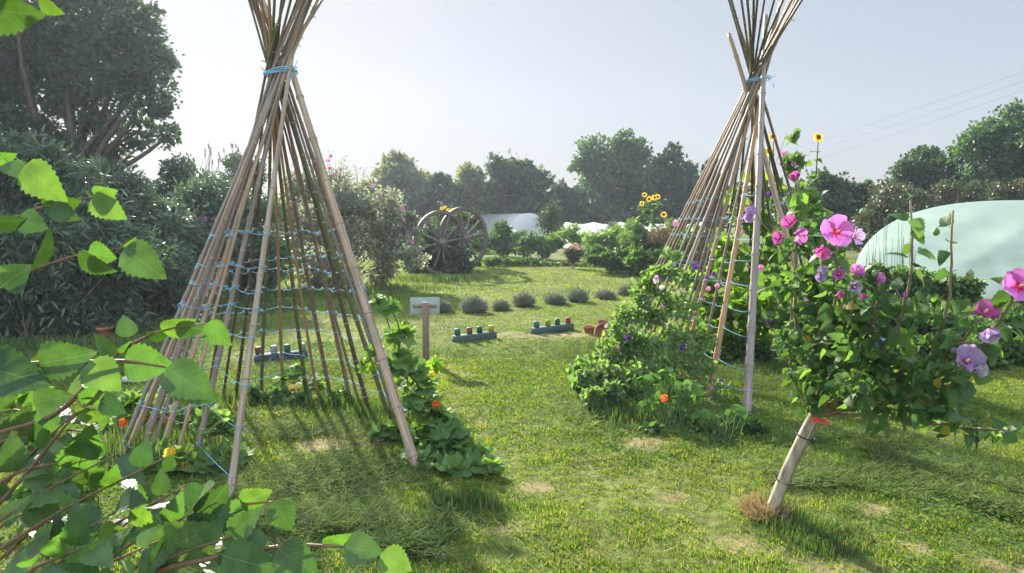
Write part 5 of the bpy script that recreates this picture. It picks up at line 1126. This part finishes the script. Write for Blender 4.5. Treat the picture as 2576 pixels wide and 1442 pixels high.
def bbranch(pts, leaves=(), auto=0, size=(60, 110), d=.95, rad=.0022, start=.1, trunk=True, dvar=.06):
    w = []
    for q in pts: w.append(P(q[0], q[1], q[2] if len(q) > 2 else d))
    if trunk:
        z = w[0][2]; tb = np.array([np.interp(z - .25, [0, 1, 2, 3.2], [t_[k] for t_ in TRK]) for k in range(3)]); w = [tb] + w
    w = np.array(w); m_ = np.linspace(0, len(w) - 1, 8 * len(w)); ww = np.stack([np.interp(m_, range(len(w)), w[:, k]) for k in range(3)], 1)
    for _ in range(4): ww[1:-1] = (ww[:-2] + 2 * ww[1:-1] + ww[2:]) / 4
    mb = MB(); mb.tube(ww, np.linspace(rad * (2.2 if trunk else 1.1), rad * .45, len(ww)), 6)
    o = mb.build('branch', M['twig'], bt); lf = MB()
    for l in leaves: bleaf(lf, l[0], l[1], l[2] if len(l) > 2 else d, *(l[3:]))
    if auto:
        q = np.array([p_[:2] for p_ in pts], float); dd = np.array([p_[2] if len(p_) > 2 else d for p_ in pts])
        for k in range(auto):
            u = start + (1 - start) * (k + .5) / auto * 1.0 + rng.uniform(-.02, .02); u = min(u, 1.0) * (len(q) - 1); bx = np.interp(u, range(len(q)), q[:, 0]); by = np.interp(u, range(len(q)), q[:, 1]); de = np.interp(u, range(len(q)), dd)
            j = min(int(u), len(q) - 2); t_ = q[j + 1] - q[j]; t_ /= np.linalg.norm(t_); ang = math.atan2(t_[1], t_[0]) + (1 if k % 2 else -1) * rng.uniform(.35, 1.25) + (.25 if rng.random() < .6 else 0)
            Lp = rng.uniform(*size); st = .16 * Lp; b0_ = (bx + math.cos(ang) * st, by + math.sin(ang) * st)
            bleaf(lf, b0_, (b0_[0] + math.cos(ang) * Lp, b0_[1] + math.sin(ang) * Lp), de, rng.uniform(-.8, .8), rng.uniform(0, 1.3) if rng.random() < .75 else 0, (T_BIRCH, T_BIRCH2, T_BIRCH3)[rng.choice(3, p=[.45, .25, .3])], rng.uniform(.85, 1.1), rng.uniform(-.035, .035))
    if lf.V: lf.build('leaves', M['birch'], o)
    return o
bbranch([(-60, 395), (0, 403), (60, 414)], [((20, 408), (62, 448), .85, -.5, 0, None, 1.5), ((62, 416), (158, 508), .82, .45), ((-30, 400), (40, 395), .86, .8)])
bbranch([(-40, 575), (40, 550), (105, 520), (200, 503), (230, 496)], [((110, 518), (200, 512), .88, .55), ((232, 494), (312, 552), .86, .3), ((236, 492), (293, 484), .88, .5, 0, None, 1.2), ((128, 520), (196, 553), .87, .2), ((50, 548), (115, 575), .88, .1, 0, None, 1.25), ((-30, 560), (65, 560), .85, .9), ((110, 515), (150, 480), .9, 1.0)])
bbranch([(-40, 735), (10, 712), (100, 672), (210, 637), (312, 624)], [((314, 623), (412, 702), .88, .25), ((316, 626), (345, 600), .89, .8), ((222, 633), (288, 652), .9, .3, 0, None, 1.3), ((195, 643), (285, 692), .88, .95), ((86, 676), (142, 578), .9, 1.25), ((5, 720), (70, 668), .92, -.3, 0, None, 1.2), ((-40, 680), (25, 692), .9, .3)])
bbranch([(-60, 5), (20, 10), (90, 8)], [((-60, 15), (100, 46), .75, .45), ((95, 0), (155, 38), .85, .8), ((-40, -10), (40, -30), .8, .3)])
bbranch([(120, 1075, 1.05), (290, 892, 1.05), (330, 866, 1.0), (405, 830), (515, 814)], [((322, 848), (312, 792), .95, .2, 0, None, 1.15), ((408, 832), (490, 812), .95, .7), ((516, 816), (580, 870), .93, .15), ((440, 822), (515, 830), .96, .4), ((370, 848), (430, 838), .97, .9), ((298, 884), (215, 852), .98, -.75, 0, T_BIRCH2), ((300, 888), (332, 862), 1.0, .8)], trunk=True)
bbranch([(-60, 935, .8), (90, 915, .8), (220, 911, .8), (310, 907, .8), (418, 924, .8)], [((98, 914), (232, 890), .79, .12, 0, None, .95), ((224, 911), (300, 985), .78, .2, 0, None, 1.15), ((312, 908), (432, 922), .80, .1, 0, None, 1.05), ((420, 924), (538, 1004), .78, .15, 0, None, .95), ((432, 935), (540, 1018), .84, .5), ((-50, 915), (114, 970), .77, .25), ((84, 910), (140, 876), .85, 1.1), ((170, 912), (120, 880), .86, .9)], rad=.0026)
bbranch([(-60, 1330, 1.0), (60, 1200, 1.0), (190, 1040, 1.0), (262, 985, 1.0)], [((84, 1012), (176, 998), 1.0, .2), ((190, 1040), (270, 1050), 1.0, .9), ((258, 990), (208, 960), 1.02, .9)], 6, (55, 85), 1.0)
LOW = [[(-50, 1290, 1.05), (90, 1130, 1.05), (225, 1005, 1.05)], [(-60, 1350, 1.0), (120, 1230, 1.0), (300, 1140, 1.0)], [(-60, 1420, .95), (160, 1280, .95), (420, 1150, .95)], [(-60, 1480, .9), (140, 1370, .9), (330, 1270, .9)], [(-50, 1200, 1.1), (60, 1140, 1.1), (180, 1090, 1.1)],
       [(40, 1500, .95), (250, 1340, .95), (470, 1220, .95)], [(120, 1510, .9), (340, 1360, .9), (545, 1265, .9)], [(200, 1520, .85), (430, 1400, .85), (640, 1330, .85)], [(-60, 1140, 1.1), (80, 1080, 1.1), (240, 1085, 1.1)], [(-60, 1250, 1.0), (60, 1180, 1.0), (230, 1150, 1.0)],
       [(-60, 1550, .8), (80, 1430, .8), (230, 1370, .8)], [(60, 1560, .8), (200, 1450, .8), (400, 1360, .8)], [(-80, 1380, 1.1), (40, 1300, 1.1), (150, 1260, 1.1)], [(300, 1530, .95), (420, 1440, .95), (560, 1385, .95)], [(-60, 1460, 1.05), (100, 1320, 1.05), (260, 1210, 1.05)], [(150, 1470, 1.1), (300, 1330, 1.1), (400, 1260, 1.1)], [(-70, 1060, 1.15), (30, 1030, 1.15), (90, 1040, 1.15)]]
for bi_, b_ in enumerate(LOW): bbranch(b_, auto=5 if bi_ in (0, 4, 8, 9, 12, 14) else 8, size=(42, 88), start=.25)
bbranch([(300, 1475, .85), (420, 1428, .85), (600, 1390, .85), (740, 1370, .85), (870, 1376, .85), (958, 1392, .85)], [((868, 1374), (962, 1392), .84, .1, 0, None, 1.15), ((958, 1394), (1036, 1440), .83, .2, 0, None, 1.15), ((812, 1370), (885, 1352), .86, .9), ((700, 1378), (800, 1450), .83, .2), ((560, 1395), (700, 1440), .83, .4), ((590, 1390), (545, 1450), .84, .2)], rad=.0026)
bbranch([(250, 1500, .9), (450, 1340, .9), (600, 1270, .9), (690, 1262, .9)], [((692, 1264), (735, 1338), .88, .1, 0, None, 1.1), ((606, 1264), (682, 1240), .9, .5, 0, None, 1.1), ((560, 1275), (640, 1330), .89, .2), ((505, 1300), (574, 1226), .9, .4), ((470, 1330), (562, 1308), .88, .35), ((440, 1350), (395, 1420), .87, .3), ((390, 1390), (540, 1330), .86, .3)])
# ================================================================== CAMERA, LIGHT, AIR
cam = bpy.data.cameras.new('camera'); co = bpy.data.objects.new('camera', cam); C.objects.link(co)
cam.sensor_width = 36; cam.lens = 36 * FPX / 2576; cam.clip_end = 3000; cam.clip_start = .05
co.location = (0, 0, CAMH); co.rotation_euler = (PI / 2 - PITCH, 0, 0); S.camera = co
S.render.resolution_x, S.render.resolution_y = 1024, 573
AZ, EL = math.radians(-27), math.radians(27)          # azimuth from +Y towards +X
sd = Vector((math.sin(AZ) * math.cos(EL), math.cos(AZ) * math.cos(EL), math.sin(EL)))
sl = bpy.data.lights.new('sun', 'SUN'); sl.energy = 5.0; sl.angle = math.radians(2.0); sl.color = (1, .92, .79)
so = bpy.data.objects.new('sun', sl); C.objects.link(so); so.rotation_euler = (-sd).to_track_quat('-Z', 'Y').to_euler()
w = bpy.data.worlds.new('World'); S.world = w; w.use_nodes = True; T = w.node_tree; T.nodes.clear()
sky = T.nodes.new('ShaderNodeTexSky'); sky.sky_type = 'NISHITA'; sky.sun_disc = False; sky.sun_elevation = EL; sky.sun_rotation = AZ
sky.air_density = 1.0; sky.dust_density = 1.6; sky.ozone_density = 1.5; sky.altitude = 50
gm_ = T.nodes.new('ShaderNodeGamma'); gm_.inputs[1].default_value = .15; T.links.new(sky.outputs[0], gm_.inputs[0])
hs = T.nodes.new('ShaderNodeHueSaturation'); hs.inputs['Saturation'].default_value = 1.7; T.links.new(gm_.outputs[0], hs.inputs['Color'])
# added fill light: sky brightened out of frame, overhead and behind the camera
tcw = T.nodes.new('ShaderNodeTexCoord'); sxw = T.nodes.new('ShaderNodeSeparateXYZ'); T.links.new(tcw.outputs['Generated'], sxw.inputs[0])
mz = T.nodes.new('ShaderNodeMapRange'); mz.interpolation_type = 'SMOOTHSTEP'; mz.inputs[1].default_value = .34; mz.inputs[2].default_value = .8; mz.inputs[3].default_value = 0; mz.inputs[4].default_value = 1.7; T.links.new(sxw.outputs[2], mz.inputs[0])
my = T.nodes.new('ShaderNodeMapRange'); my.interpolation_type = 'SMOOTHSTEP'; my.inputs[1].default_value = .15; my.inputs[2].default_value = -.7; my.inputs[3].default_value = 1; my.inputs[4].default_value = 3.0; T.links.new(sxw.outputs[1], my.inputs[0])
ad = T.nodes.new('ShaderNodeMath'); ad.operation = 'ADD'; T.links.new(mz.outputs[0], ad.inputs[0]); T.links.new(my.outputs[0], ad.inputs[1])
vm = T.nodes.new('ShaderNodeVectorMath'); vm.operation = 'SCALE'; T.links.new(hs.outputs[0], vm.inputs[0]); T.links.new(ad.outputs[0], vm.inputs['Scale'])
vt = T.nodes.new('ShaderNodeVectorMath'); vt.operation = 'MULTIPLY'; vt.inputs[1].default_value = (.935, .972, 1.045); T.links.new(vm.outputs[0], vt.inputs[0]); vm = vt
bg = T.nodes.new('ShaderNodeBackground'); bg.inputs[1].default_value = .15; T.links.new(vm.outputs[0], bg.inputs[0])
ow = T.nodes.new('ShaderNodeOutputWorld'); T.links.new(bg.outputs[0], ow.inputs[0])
S.view_settings.view_transform = 'Standard'; S.view_settings.look = 'None'; S.view_settings.exposure = 1.76; S.view_settings.gamma = 1
S.cycles.max_bounces = 6; S.cycles.diffuse_bounces = 3; S.cycles.transmission_bounces = 4; S.cycles.glossy_bounces = 2; S.cycles.transparent_max_bounces = 4
S.cycles.use_denoising = True

# pale summer haze
hb = MB(); hb.box((0, 48, 9.5), (160, 116, 21))
m, t, N, K = nt('haze_air'); pv = N.new('ShaderNodeVolumePrincipled'); pv.inputs['Color'].default_value = (.72, .84, 1.0, 1); pv.inputs['Density'].default_value = .0009; pv.inputs['Anisotropy'].default_value = .4
oo = N.new('ShaderNodeOutputMaterial'); K.new(pv.outputs[0], oo.inputs['Volume'])
hz = hb.build('haze', m, smooth=False); hz['kind'] = 'stuff'; hz['label'] = 'pale summer haze hanging over the whole garden'; hz['category'] = 'haze'
